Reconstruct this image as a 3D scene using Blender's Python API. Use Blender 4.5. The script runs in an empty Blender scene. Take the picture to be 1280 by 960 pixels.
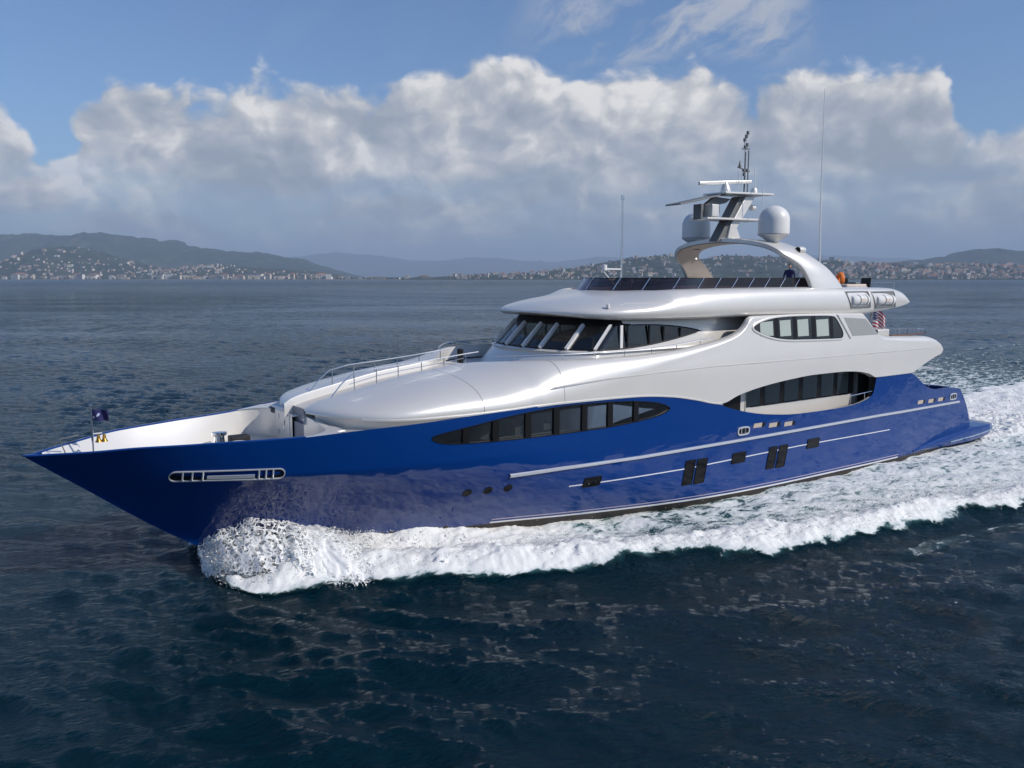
import bpy, bmesh, math, random
import numpy as np
from mathutils import Vector, Matrix, Euler
from mathutils.geometry import delaunay_2d_cdt

# ------------------------------------------------------------------ camera, sky, sun, exposure
SC = bpy.context.scene
COL = SC.collection
W, HPX, F, HOR, CAMZ = 1280, 960, 1050.0, 347.0, 10.0
PITCH = math.atan((480 - HOR) / F)
cam_d = bpy.data.cameras.new("camera")
cam_d.sensor_width = 36.0
cam_d.lens = 36.0 * F / W
cam_d.clip_start, cam_d.clip_end = 0.5, 200000
cam = bpy.data.objects.new("camera", cam_d)
COL.objects.link(cam)
cam.location = (0, 0, CAMZ)
cam.rotation_euler = (math.pi / 2 - PITCH, 0, 0)
SC.camera = cam

SUN_AZ, SUN_EL = math.radians(112), math.radians(36)      # azimuth clockwise from the view direction
sun_dir = Vector((math.sin(SUN_AZ) * math.cos(SUN_EL), math.cos(SUN_AZ) * math.cos(SUN_EL), math.sin(SUN_EL)))
ld = bpy.data.lights.new("sun", "SUN")
ld.energy, ld.angle, ld.color = 3.7, math.radians(0.5), (1.0, 0.93, 0.83)
lo = bpy.data.objects.new("sun", ld)
COL.objects.link(lo)
lo.rotation_euler = sun_dir.to_track_quat('Z', 'Y').to_euler()

SC.view_settings.view_transform = 'Standard'
SC.view_settings.look = 'None'
SC.view_settings.exposure = 0.0
SC.view_settings.gamma = 1.0
SC.cycles.max_bounces = 6
SC.cycles.transparent_max_bounces = 16
SC.cycles.volume_bounces = 0
SC.cycles.caustics_reflective = False
SC.cycles.caustics_refractive = False


class NT:
    """small helper for building node trees"""
    def __init__(s, tree):
        s.t = tree
        s.t.nodes.clear()
    def n(s, typ, ins=None, **kw):
        nd = s.t.nodes.new(typ)
        for k, v in kw.items():
            setattr(nd, k, v)
        for k, v in (ins or {}).items():
            sock = nd.inputs[k]
            if isinstance(v, bpy.types.NodeSocket):
                s.t.links.new(v, sock)
            elif isinstance(v, bpy.types.Node):
                s.t.links.new(v.outputs[0], sock)
            else:
                sock.default_value = v
        return nd
    def m(s, op, a, b=None, c=None, clamp=False):
        ins = {0: a}
        if b is not None: ins[1] = b
        if c is not None: ins[2] = c
        return s.n('ShaderNodeMath', ins, operation=op, use_clamp=clamp).outputs[0]
    def sstep(s, v, lo_, hi_):
        return s.n('ShaderNodeMapRange', {'Value': v, 'From Min': lo_, 'From Max': hi_, 'To Min': 0.0, 'To Max': 1.0},
                   interpolation_type='SMOOTHSTEP').outputs[0]
    def mix(s, f, a, b, blend='MIX'):
        nd = s.n('ShaderNodeMix', data_type='RGBA', blend_type=blend)
        for sock, v in ((nd.inputs[0], f), (nd.inputs[6], a), (nd.inputs[7], b)):
            if isinstance(v, bpy.types.NodeSocket): s.t.links.new(v, sock)
            else: sock.default_value = v
        return nd.outputs[2]
    def noise(s, vec, scale, detail=6, rough=0.5, dist=0.0):
        return s.n('ShaderNodeTexNoise', {'Vector': vec, 'Scale': scale, 'Detail': detail, 'Roughness': rough, 'Distortion': dist}).outputs[0]
    def vm(s, op, a, b=None):
        ins = {0: a}
        if b is not None: ins[1] = b
        return s.n('ShaderNodeVectorMath', ins, operation=op).outputs[0]


def build_world():
    w = bpy.data.worlds.new("World")
    SC.world = w
    w.use_nodes = True
    T = NT(w.node_tree)
    sky = T.n('ShaderNodeTexSky', sky_type='NISHITA', sun_disc=False, sun_elevation=SUN_EL, sun_rotation=SUN_AZ,
              air_density=1.0, dust_density=0.6, ozone_density=2.2, altitude=10)
    tc = T.n('ShaderNodeTexCoord').outputs['Generated']
    sep = T.n('ShaderNodeSeparateXYZ', {0: tc})
    X, Y, Z = sep.outputs
    az = T.m('ARCTAN2', X, Y)
    el = T.m('ARCSINE', Z)
    # angular coordinates: az in radians to the right of the view axis, el in radians above the horizon
    raw = T.n('ShaderNodeCombineXYZ', {0: az, 1: T.m('MULTIPLY', el, 1.25), 2: 0.37}).outputs[0]
    def warped(v, scale, amt, det=3.0):
        w_ = T.n('ShaderNodeTexNoise', {'Vector': v, 'Scale': scale, 'Detail': det}).outputs['Color']
        w_ = T.vm('SCALE', T.vm('SUBTRACT', w_, (0.5, 0.5, 0.5))); w_.node.inputs['Scale'].default_value = amt
        return T.vm('ADD', v, w_)
    p0 = warped(warped(raw, 6.0, 0.07), 24.0, 0.020)
    sp = T.n('ShaderNodeSeparateXYZ', {0: p0}).outputs
    azw, elw = sp[0], T.m('MULTIPLY', sp[1], 0.8)
    # top line of the cloud bank as a function of azimuth (float curve)
    fc = T.n('ShaderNodeFloatCurve')
    a01 = T.n('ShaderNodeMapRange', {'Value': azw, 'From Min': -1.2, 'From Max': 1.2, 'To Min': 0.0, 'To Max': 1.0}).outputs[0]
    T.t.links.new(a01, fc.inputs['Value'])
    pts = [(-3000, 250), (-900, 190), (-400, 130), (-200, 180), (-60, 165), (0, 162), (45, 182), (78, 212), (98, 205), (118, 150), (180, 108), (250, 118), (300, 112), (345, 106), (400, 108),
           (440, 108), (520, 92), (590, 72), (640, 78), (700, 100), (735, 106), (790, 104), (850, 100), (880, 116), (940, 118), (1010, 106), (1060, 98),
           (1110, 94), (1145, 104), (1175, 132), (1195, 185), (1240, 178), (1290, 150), (1500, 130), (1900, 200), (2600, 130)]
    cv = fc.mapping.curves[0]
    pp = []
    for x, y in pts:
        a = math.atan((x - 640) / F)
        e = math.atan((HOR - y) / F * math.cos(a))
        pp.append(((a + 1.2) / 2.4, e * 2.0))
    cv.points[0].location = pp[0]
    cv.points[-1].location = pp[-1]
    for p in pp[1:-1]:
        cv.points.new(*p)
    for p in cv.points:
        p.handle_type = 'AUTO_CLAMPED'
    fc.mapping.update()
    top = T.m('MULTIPLY', fc.outputs[0], 0.5)
    def billow(p):
        # cauliflower heads: rounded cells at three sizes plus fractal noise
        o = None
        for sc_, am in ((6.0, 0.40), (14.0, 0.30), (31.0, 0.20), (64.0, 0.11)):
            v1 = T.n('ShaderNodeTexVoronoi', {'Vector': p, 'Scale': sc_, 'Smoothness': 0.5}, feature='SMOOTH_F1').outputs['Distance']
            v1 = T.m('MULTIPLY', T.m('SUBTRACT', 0.42, T.m('MULTIPLY', v1, v1)), am)
            o = v1 if o is None else T.m('ADD', o, v1)
        n1 = T.noise(p, 11.0, 8, 0.6)
        return T.m('ADD', o, T.m('MULTIPLY', T.m('SUBTRACT', n1, 0.5), 1.0))
    b0 = billow(p0)
    b1 = billow(T.vm('ADD', p0, (0.012, 0.015, 0.0)))
    depth = T.m('SUBTRACT', top, elw)                       # below the bank's top line
    dens = T.m('ADD', T.m('MULTIPLY', depth, 15.0), T.m('MULTIPLY', T.m('SUBTRACT', b0, 0.25), 1.5))
    cover = T.sstep(dens, -0.28, 0.06)
    # gaps low in the bank let blue-grey air through
    gapn = T.noise(T.vm('MULTIPLY', p0, (1.0, 2.4, 1.0)), 5.5, 7, 0.58)
    gap = T.m('MULTIPLY', T.sstep(gapn, 0.56, 0.40), T.sstep(el, 0.17, 0.05))
    cover = T.m('MULTIPLY', cover, T.m('SUBTRACT', 1.0, T.m('MULTIPLY', gap, 0.5)))
    # high thin wisps
    rv = T.n('ShaderNodeVectorRotate', {'Vector': p0, 'Center': (0, 0, 0), 'Angle': -0.62}, rotation_type='Z_AXIS').outputs[0]
    wn = T.noise(T.vm('MULTIPLY', rv, (1.0, 2.0, 1.0)), 8.0, 9, 0.64, 0.2)
    wmask = T.m('MULTIPLY', T.sstep(az, -0.02, 0.10), T.sstep(az, 0.36, 0.28))
    wmask = T.m('ADD', T.m('MULTIPLY', wmask, T.sstep(el, 0.40, 0.32)), 0.04)
    wisp = T.m('MULTIPLY', T.m('MULTIPLY', T.sstep(wn, 0.43, 0.64), wmask), T.sstep(el, 0.21, 0.26))
    # light on the clouds: brighter on the sunward flank of each billow and towards the top of the bank
    lit = T.m('SUBTRACT', b0, b1)
    big = T.noise(T.vm('MULTIPLY', p0, (1.0, 1.6, 1.0)), 5.0, 3, 0.5)
    k = T.m('ADD', T.m('MULTIPLY', lit, 1.7), T.m('MULTIPLY', T.sstep(depth, 0.15, 0.0), 0.30))
    k = T.m('ADD', k, T.m('MULTIPLY', T.m('SUBTRACT', big, 0.5), 1.8))
    k = T.m('ADD', k, T.m('MULTIPLY', T.m('SUBTRACT', b0, 0.3), 0.75))
    k = T.m('ADD', k, 0.46, clamp=True)
    ramp = T.n('ShaderNodeValToRGB', {0: k})
    er = ramp.color_ramp
    er.elements[0].position = 0.0; er.elements[0].color = (0.355, 0.395, 0.46, 1)
    er.elements[1].position = 1.0; er.elements[1].color = (0.95, 0.92, 0.885, 1)
    e2 = er.elements.new(0.38); e2.color = (0.47, 0.50, 0.55, 1)
    e3 = er.elements.new(0.68); e3.color = (0.66, 0.66, 0.665, 1)
    skyc = T.vm('MULTIPLY', sky.outputs[0], (0.080, 0.096, 0.120))
    # distant blue-grey air just above the horizon
    low = T.m('MULTIPLY', T.sstep(el, 0.065, 0.0), 0.9)
    clc = T.mix(T.m('MULTIPLY', low, 0.9), ramp.outputs[0], (0.33, 0.375, 0.435, 1))
    skyc = T.mix(low, skyc, (0.33, 0.38, 0.445, 1))
    above = T.sstep(el, -0.02, 0.0)
    c = T.mix(T.m('MULTIPLY', cover, above), skyc, clc)
    c = T.mix(T.m('MULTIPLY', wisp, 0.85), c, (0.50, 0.53, 0.60, 1))
    bg = T.n('ShaderNodeBackground', {'Color': c, 'Strength': 1.0})
    T.n('ShaderNodeOutputWorld', {'Surface': bg})
    w.cycles.sampling_method = 'MANUAL'
    w.cycles.sample_map_resolution = 256
build_world()

# ------------------------------------------------------------------ yacht frame
TH = math.atan2(math.sqrt(F * F + 133 ** 2), 2120 - 640)
cP, sP = math.cos(PITCH), math.sin(PITCH)
AX = np.array([math.cos(TH), math.sin(TH), 0.0])
ST = np.array([-AX[1], AX[0], 0.0])
def ray(px, py):
    u = (px - 640) / F; v = -(py - 480) / F
    return np.array([u, cP + v * sP, -sP + v * cP])
_r = ray(28, 570.5)
ORG = _r * ((4.62 - CAMZ) / _r[2]); ORG[2] = 0.0
def at(px, py, t):
    """photo measurement on the vertical plane t metres off the centreline -> (s aft of the bow tip, z above water)"""
    r = ray(px, py); k = (ORG @ ST + t) / (r @ ST); p = r * k - ORG
    return float(p @ AX), float(p[2] + CAMZ)
def atz(px, py, z):
    r = ray(px, py); p = r * ((z - CAMZ) / r[2]) - ORG
    return float(p @ AX), float(p @ ST)
def project(s, t, z):
    p = ORG + AX * s + ST * t; p = np.array([p[0], p[1], z - CAMZ])
    yc = p[1] * cP - p[2] * sP; zc = p[1] * sP + p[2] * cP
    return 640 + F * p[0] / yc, 480 - F * zc / yc

def pchip(tab):
    xs = np.array([a for a, _ in tab], float); ys = np.array([b for _, b in tab], float)
    h = np.diff(xs); d = np.diff(ys) / h; m = np.zeros_like(ys)
    for i in range(1, len(xs) - 1):
        if d[i - 1] * d[i] > 0:
            w1 = 2 * h[i] + h[i - 1]; w2 = h[i] + 2 * h[i - 1]
            m[i] = (w1 + w2) / (w1 / d[i - 1] + w2 / d[i])
    m[0], m[-1] = d[0], d[-1]
    def f(x):
        x = np.asarray(x, float); xc = np.clip(x, xs[0], xs[-1])
        i = np.clip(np.searchsorted(xs, xc) - 1, 0, len(xs) - 2)
        t = (xc - xs[i]) / h[i]; t2 = t * t; t3 = t2 * t
        return (2*t3-3*t2+1)*ys[i] + (t3-2*t2+t)*h[i]*m[i] + (-2*t3+3*t2)*ys[i+1] + (t3-t2)*h[i]*m[i+1]
    return f
def sm(a, b, x):
    t = np.clip((np.asarray(x, float) - a) / (b - a), 0, 1); return t * t * (3 - 2 * t)

# ------------------------------------------------------------------ objects and meshes
def link(o, parent=None):
    COL.objects.link(o)
    if parent is not None: o.parent = parent
    return o
def tag(o, label=None, cat=None, group=None, kind=None):
    if label: o['label'] = label
    if cat: o['category'] = cat
    if group: o['group'] = group
    if kind: o['kind'] = kind
    return o
def empty(name, loc, rz=0.0):
    o = bpy.data.objects.new(name, None); o.location = loc; o.rotation_euler = (0, 0, rz); o.empty_display_size = 0.5
    return link(o)

class MB:
    def __init__(s): s.v = []; s.f = []; s.m = []
    def add(s, vs, fs, mi=0):
        b = len(s.v); s.v += [tuple(map(float, v)) for v in vs]; s.f += [tuple(i + b for i in f) for f in fs]; s.m += [mi] * len(fs)
        return s
    def grid(s, P, mi=0, closed_u=False, closed_v=False, flip=False):
        P = np.asarray(P, float); nu, nv = P.shape[:2]; fs = []
        for i in range(nu if closed_u else nu - 1):
            for j in range(nv if closed_v else nv - 1):
                a = i * nv + j; b = ((i + 1) % nu) * nv + j; c = ((i + 1) % nu) * nv + (j + 1) % nv; d = i * nv + (j + 1) % nv
                fs.append((d, c, b, a) if flip else (a, b, c, d))
        return s.add(P.reshape(-1, 3), fs, mi)
    def box(s, c, d, mi=0, rot=None):
        c = Vector(c); vs = []
        for x in (-1, 1):
            for y in (-1, 1):
                for z in (-1, 1):
                    p = Vector((x * d[0] / 2, y * d[1] / 2, z * d[2] / 2))
                    if rot is not None: p = rot @ p
                    vs.append(c + p)
        return s.add(vs, [(0, 1, 3, 2), (4, 6, 7, 5), (0, 4, 5, 1), (2, 3, 7, 6), (0, 2, 6, 4), (1, 5, 7, 3)], mi)
    def tube(s, path, r, n=8, mi=0, caps=True):
        path = [Vector(p) for p in path]; N = len(path)
        rr = r if isinstance(r, (list, tuple)) else [r] * N
        rings = []; up = None
        for i, p in enumerate(path):
            t = (path[min(i + 1, N - 1)] - path[max(i - 1, 0)]).normalized()
            if up is None: up = Vector((0, 0, 1)) if abs(t.z) < 0.9 else Vector((1, 0, 0))
            x = t.cross(up).normalized(); y = x.cross(t).normalized(); up = y
            rings.append([p + x * rr[i] * math.cos(2 * math.pi * k / n) + y * rr[i] * math.sin(2 * math.pi * k / n) for k in range(n)])
        b = len(s.v); s.grid(rings, mi, closed_v=True)
        if caps:
            s.f += [tuple(b + k for k in range(n)), tuple(b + (N - 1) * n + k for k in reversed(range(n)))]; s.m += [mi, mi]
        return s
    def lathe(s, prof, o=(0, 0, 0), n=24, mi=0, axis='Z'):
        P = []
        for k in range(n):
            a = 2 * math.pi * k / n; row = []
            for r, z in prof:
                q = (r * math.cos(a), r * math.sin(a), z)
                if axis == 'X': q = (z, q[0], q[1])
                if axis == 'Y': q = (q[1], z, q[0])
                row.append((o[0] + q[0], o[1] + q[1], o[2] + q[2]))
            P.append(row)
        return s.grid(P, mi, closed_u=True)
    def prism(s, poly, f0, f1, mi=0):
        """poly of 2-D points; f0 and f1 map a point to the two faces"""
        n = len(poly); vs = [f0(*p) for p in poly] + [f1(*p) for p in poly]
        fs = [tuple(range(n)), tuple(range(2 * n - 1, n - 1, -1))] + [(i, i + n, (i + 1) % n + n, (i + 1) % n) for i in range(n)]
        return s.add(vs, fs, mi)
    def build(s, name, mats, parent=None, smooth=True, normals=None, angle=None, bevel=None):
        me = bpy.data.meshes.new(name)
        me.from_pydata(s.v, [], s.f)
        for m in (mats if isinstance(mats, (list, tuple)) else [mats]): me.materials.append(m)
        if any(s.m): me.polygons.foreach_set('material_index', s.m)
        if normals is None:
            bm = bmesh.new(); bm.from_mesh(me)
            bmesh.ops.remove_doubles(bm, verts=bm.verts, dist=1e-5)
            bmesh.ops.recalc_face_normals(bm, faces=bm.faces)
            bm.to_mesh(me); bm.free()
        me.polygons.foreach_set('use_smooth', [smooth] * len(me.polygons))
        if smooth and normals is None: me.set_sharp_from_angle(angle=math.radians(angle or 38))
        if normals is not None:
            me.normals_split_custom_set_from_vertices([tuple(n) for n in normals])
        me.update()
        o = link(bpy.data.objects.new(name, me), parent)
        if bevel:
            md = o.modifiers.new('bevel', 'BEVEL'); md.width = bevel; md.segments = 2; md.limit_method = 'ANGLE'
        return o

def inpoly(P, poly):
    P = np.asarray(P, float); q = np.asarray(poly, float); x, y = P[:, 0], P[:, 1]; r = np.zeros(len(P), bool); j = len(q) - 1
    for i in range(len(q)):
        c = (q[i, 1] > y) != (q[j, 1] > y)
        with np.errstate(divide='ignore', invalid='ignore'):
            xx = (q[j, 0] - q[i, 0]) * (y - q[i, 1]) / (q[j, 1] - q[i, 1]) + q[i, 0]
        r ^= c & (x < xx); j = i
    return r
def dense(poly, h, closed=True):
    out = []; n = len(poly)
    for i in range(n if closed else n - 1):
        a = np.array(poly[i], float); b = np.array(poly[(i + 1) % n], float); k = max(1, int(np.ceil(np.linalg.norm(b - a) / h)))
        out += [tuple(a + (b - a) * j / k) for j in range(k)]
    if not closed: out.append(tuple(poly[-1]))
    return out
def smooth_closed(pts, k=8):
    P = np.array(pts, float); n = len(P); out = []
    for i in range(n):
        p0, p1, p2, p3 = P[i - 1], P[i], P[(i + 1) % n], P[(i + 2) % n]
        for j in range(k):
            t = j / k; out.append(tuple(0.5 * ((2 * p1) + (-p0 + p2) * t + (2*p0 - 5*p1 + 4*p2 - p3) * t*t + (-p0 + 3*p1 - 3*p2 + p3) * t**3)))
    return out
def region(outer, holes, hx, hy):
    """triangulated 2-D region with holes -> (points, triangles)"""
    loops = [outer] + holes; pts = []; edges = []
    for L in loops:
        b = len(pts); pts += [tuple(p) for p in L]; edges += [(b + i, b + (i + 1) % len(L)) for i in range(len(L))]
    B = np.array(pts); lo_, hi_ = B.min(0), B.max(0)
    gx, gy = np.meshgrid(np.arange(lo_[0], hi_[0], hx), np.arange(lo_[1], hi_[1], hy)); G = np.stack([gx.ravel(), gy.ravel()], 1)
    ok = inpoly(G, outer)
    for h in holes: ok &= ~inpoly(G, h)
    G = G[ok]
    if len(G):
        d = np.full(len(G), 9e9)
        for p in B: d = np.minimum(d, ((G[:, 0] - p[0]) / hx) ** 2 + ((G[:, 1] - p[1]) / hy) ** 2)
        G = G[d > 0.16]
    allp = [Vector(p) for p in pts] + [Vector(p) for p in G]
    vs, es, fs = delaunay_2d_cdt(allp, edges, [], 0, 1e-6)[:3]
    V = np.array([tuple(v) for v in vs]); Fs = np.array([f for f in fs if len(f) == 3])
    c = V[Fs].mean(1); ok = inpoly(c, outer)
    for h in holes: ok &= ~inpoly(c, h)
    return V, Fs[ok]

# ------------------------------------------------------------------ materials
MATS = {}
def mat(name, color, rough=0.5, metal=0.0, coat=0.0, spec=0.5, vary=0.06, vscale=1.5, bump=0.0, bscale=20.0, coat_rough=0.03):
    if name in MATS: return MATS[name]
    m = bpy.data.materials.new(name); m.use_nodes = True; T = NT(m.node_tree)
    tc = T.n('ShaderNodeTexCoord').outputs['Object']
    nz = T.noise(tc, vscale, 5, 0.55)
    k = T.m('MULTIPLY_ADD', T.m('SUBTRACT', nz, 0.5), vary * 2, 1.0)
    c = T.vm('SCALE', (color[0], color[1], color[2])); T.t.links.new(k, c.node.inputs['Scale'])
    ins = {'Base Color': c, 'Metallic': metal, 'Coat Weight': coat, 'Coat Roughness': coat_rough, 'Specular IOR Level': spec,
           'Roughness': T.m('MULTIPLY_ADD', T.m('SUBTRACT', nz, 0.5), 0.12 * (rough > 0.08), rough)}
    if bump:
        ins['Normal'] = T.n('ShaderNodeBump', {'Height': T.noise(tc, bscale, 4), 'Strength': bump, 'Distance': 0.02}).outputs[0]
    p = T.n('ShaderNodeBsdfPrincipled', ins)
    T.n('ShaderNodeOutputMaterial', {'Surface': p})
    MATS[name] = m; return m
def glass_mat(name, tint, see, rough=0.02, spec_col=(1, 1, 1)):
    """tinted pane: reflects by fresnel, lets part of the dim room behind through"""
    m = bpy.data.materials.new(name); m.use_nodes = True; T = NT(m.node_tree)
    fr = T.n('ShaderNodeFresnel', {'IOR': 1.52}).outputs[0]
    fr = T.m('MULTIPLY_ADD', fr, 1.25, 0.02, clamp=True)
    tr = T.n('ShaderNodeBsdfTransparent', {'Color': (tint[0], tint[1], tint[2], 1)})
    df = T.n('ShaderNodeBsdfDiffuse', {'Color': (0.012, 0.013, 0.014, 1)})
    a = T.n('ShaderNodeMixShader', {0: see, 1: df.outputs[0], 2: tr.outputs[0]})
    gl = T.n('ShaderNodeBsdfGlossy', {'Color': (*spec_col, 1), 'Roughness': rough})
    b = T.n('ShaderNodeMixShader', {0: fr, 1: a.outputs[0], 2: gl.outputs[0]})
    T.n('ShaderNodeOutputMaterial', {'Surface': b}); return m

M_BLUE = mat('hull_blue_paint', (0.0003, 0.036, 0.20), 0.4, 0.0, 1.0, 0.05, 0.05, 0.4, coat_rough=0.006)
def unfair(m):
    """slight unevenness of the painted plates, seen only in the gloss coat"""
    T = NT.__new__(NT); T.t = m.node_tree
    pr = next(n for n in m.node_tree.nodes if n.type == 'BSDF_PRINCIPLED'); tc = T.n('ShaderNodeTexCoord').outputs['Object']
    h = T.m('ADD', T.noise(T.vm('MULTIPLY', tc, (.5, 1, 1)), 1.1, 2), T.m('MULTIPLY', T.noise(tc, 4.5, 2), .10))
    b = T.n('ShaderNodeBump', {'Height': h, 'Strength': 1.0, 'Distance': .045}); m.node_tree.links.new(b.outputs[0], pr.inputs['Coat Normal'])
unfair(M_BLUE)
M_WHITE = mat('white_gelcoat', (0.79, 0.765, 0.725), 0.34, 0.32, 0.4, 0.5, 0.02, 0.6, coat_rough=0.10)
M_DECK = mat('pale_deck', (0.62, 0.60, 0.57), 0.6, vary=0.05, bump=0.1, bscale=60)
M_GREY = mat('grey_paint', (0.16, 0.165, 0.17), 0.45)
M_DARK = mat('black_trim', (0.009, 0.009, 0.010), 0.4, spec=0.2)
M_SILVER = mat('silver_paint', (0.62, 0.65, 0.70), 0.3, 0.35, vary=0.03)
M_CHROME = mat('polished_steel', (0.72, 0.73, 0.74), 0.12, 1.0, vary=0.03)
M_ANTI = mat('antifouling', (0.03, 0.024, 0.02), 0.6, vary=0.25, vscale=3)
M_TEAK = mat('teak', (0.18, 0.085, 0.045), 0.55, vary=0.2, vscale=6)
M_COMP = mat('shaded_door_grey', (0.30, 0.30, 0.33), 0.5)
M_CREAM = mat('cream_blind', (0.62, 0.60, 0.50), 0.7)
M_CURTAIN = mat('pale_green_curtain', (0.40, 0.46, 0.43), 0.7)
M_ROOM = mat('dim_room', (0.02, 0.018, 0.016), 0.8)
M_WOOD = mat('warm_wood', (0.30, 0.13, 0.05), 0.45, vary=0.2, vscale=4)
M_TAN = mat('tan_arch_lining', (0.34, 0.295, 0.26), 0.5, vary=0.1)
M_BRASS = mat('brass', (0.55, 0.30, 0.06), 0.25, 1.0)
M_DOME = mat('dome_white', (0.78, 0.775, 0.76), 0.4, 0.0, 0.2, coat_rough=0.15)
M_RUBBER = mat('rubber_black', (0.015, 0.015, 0.016), 0.7)
M_GLASS = glass_mat('tinted_glass', (0.45, 0.47, 0.45), 0.62)
M_GLASSW = glass_mat('wheelhouse_glass', (0.55, 0.60, 0.58), 0.8)
M_GLASSD = glass_mat('dark_acrylic', (0.10, 0.06, 0.07), 0.45)
M_GLASSC = glass_mat('clear_screen', (0.75, 0.78, 0.80), 0.85)
M_PORT = mat('black_port_glass', (0.004, 0.004, 0.005), 0.06, spec=0.25)
M_BEIGE = mat('beige_vent', (0.50, 0.42, 0.35), 0.5)
M_RED = mat('flag_red', (0.45, 0.015, 0.04), 0.8)
M_NAVY = mat('flag_navy', (0.012, 0.014, 0.09), 0.8)
M_FWHITE = mat('flag_white', (0.75, 0.75, 0.75), 0.8)
M_ORANGE = mat('orange_foam', (0.80, 0.20, 0.03), 0.6)
M_PAD = mat('pale_cushion', (0.66, 0.56, 0.50), 0.8)

# ------------------------------------------------------------------ hull form
STEM = pchip([(-1.0, 7.9), (0.0, 6.35), (0.76, 5.15), (1.9, 3.49), (3.31, 1.7), (4.62, 0.0), (5.6, -1.3)])
LENT = pchip([(-1, 25), (0, 23), (1.5, 19.5), (3.4, 16.0), (6, 14.5)])
BMAX = pchip([(-1, 4.3), (0.0, 4.52), (0.4, 4.6), (2.6, 4.74), (3.6, 4.78), (6, 4.8)])
NEXP = pchip([(-1, 1.65), (0, 1.72), (3.4, 2.25), (6, 2.45)])
ZK = 3.62
def hb_raw(s, z):
    u = np.clip((s - STEM(z)) / LENT(z), 0, 1); b = BMAX(z) * (1 - (1 - u) ** NEXP(z))
    return b * (1 - 0.085 * sm(38, 52, s))
def hb(s, z):
    s = np.asarray(s, float); z = np.asarray(z, float); lo_ = hb_raw(s, np.minimum(z, ZK)); k = 1 - 0.62 * sm(1.2, 7.5, s)
    e = np.maximum(hb_raw(s, np.maximum(z, ZK)) - hb_raw(s, np.full_like(z, ZK)), 0)
    return np.where(z > ZK, lo_ + k * e, lo_)
def HB(s, z): return float(hb(s, z))
def side(px, py, off=0.0):
    """photo measurement on the port hull side -> (s, z)"""
    t = 4.0
    for _ in range(40):
        s, z = at(px, py, -t - off); t = 0.5 * t + 0.5 * HB(s, min(z, 6.1))
    return s, z
SHEER_PX = [(35, 570.2), (60, 569), (110, 566.3), (180, 560.5), (240, 557), (290, 553.5), (330, 551), (370, 548), (440, 539.5), (520, 530), (590, 520), (640, 513), (700, 504.5), (760, 498), (800, 495), (840, 495.2),
            (870, 498.5), (895, 504), (910, 509.5), (930, 514.5), (960, 518), (1000, 517), (1040, 511.5), (1065, 506.5), (1080, 501), (1088, 496)]
sheer = [(0.0, 4.64)] + [side(*p) for p in SHEER_PX]
sheer = [sheer[0]] + [p for i, p in enumerate(sheer[1:]) if p[0] > 0.1]
s1 = sheer[-1][0]
sheer += [(s1 + 0.28, 4.15), (s1 + 0.38, 4.5), (s1 + 0.48, 4.86), (40.0, 4.86), (41.55, 4.85), (41.9, 4.72), (42.5, 4.40), (43.1, 4.08), (43.6, 3.90), (44.3, 3.76), (45.2, 3.70), (46.1, 3.68), (47.2, 3.58)]
SHEER = pchip(sheer)
S_OPEN0, S_OPEN1 = 26.0, s1 + 0.45
# forward part, for the inside of the bow bulwark
if __name__ == '__main__':
    print('sheer', [(round(a, 2), round(b, 2)) for a, b in sheer])

rz = TH
yacht = empty('motor_yacht', (ORG[0], ORG[1], 0), rz)
tag(yacht, 'long blue hulled motor yacht with white superstructure cutting through the sea', 'yacht')

def hull_pt(s, z, off=0.0, sgn=-1):
    b = HB(s, z)
    e = 0.02
    ns = -(HB(s + e, z) - HB(s - e, z)) / (2 * e); nz = -(HB(s, z + e) - HB(s, z - e)) / (2 * e)
    l = math.sqrt(1 + ns * ns + nz * nz)
    return Vector((s + off * ns / l, sgn * (b + off / l), z + off * nz / l))
def hull_nrm(s, z, sgn=-1):
    e = 0.02
    ns = -(HB(s + e, z) - HB(s - e, z)) / (2 * e); nz = -(HB(s, z + e) - HB(s, z - e)) / (2 * e)
    return Vector((ns, sgn, nz)).normalized()

eye1_px = [(541, 547), (560, 541), (590, 533.5), (640, 520.5), (690, 510.5), (740, 504.5), (790, 502), (822, 504), (835, 508.5), (836.5, 511.5), (826, 518), (800, 525.5), (760, 533.5), (700, 542), (640, 549), (595, 553), (560, 554.5), (544, 551.5)]
eye1 = smooth_closed([side(*p) for p in eye1_px], 4)

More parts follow.
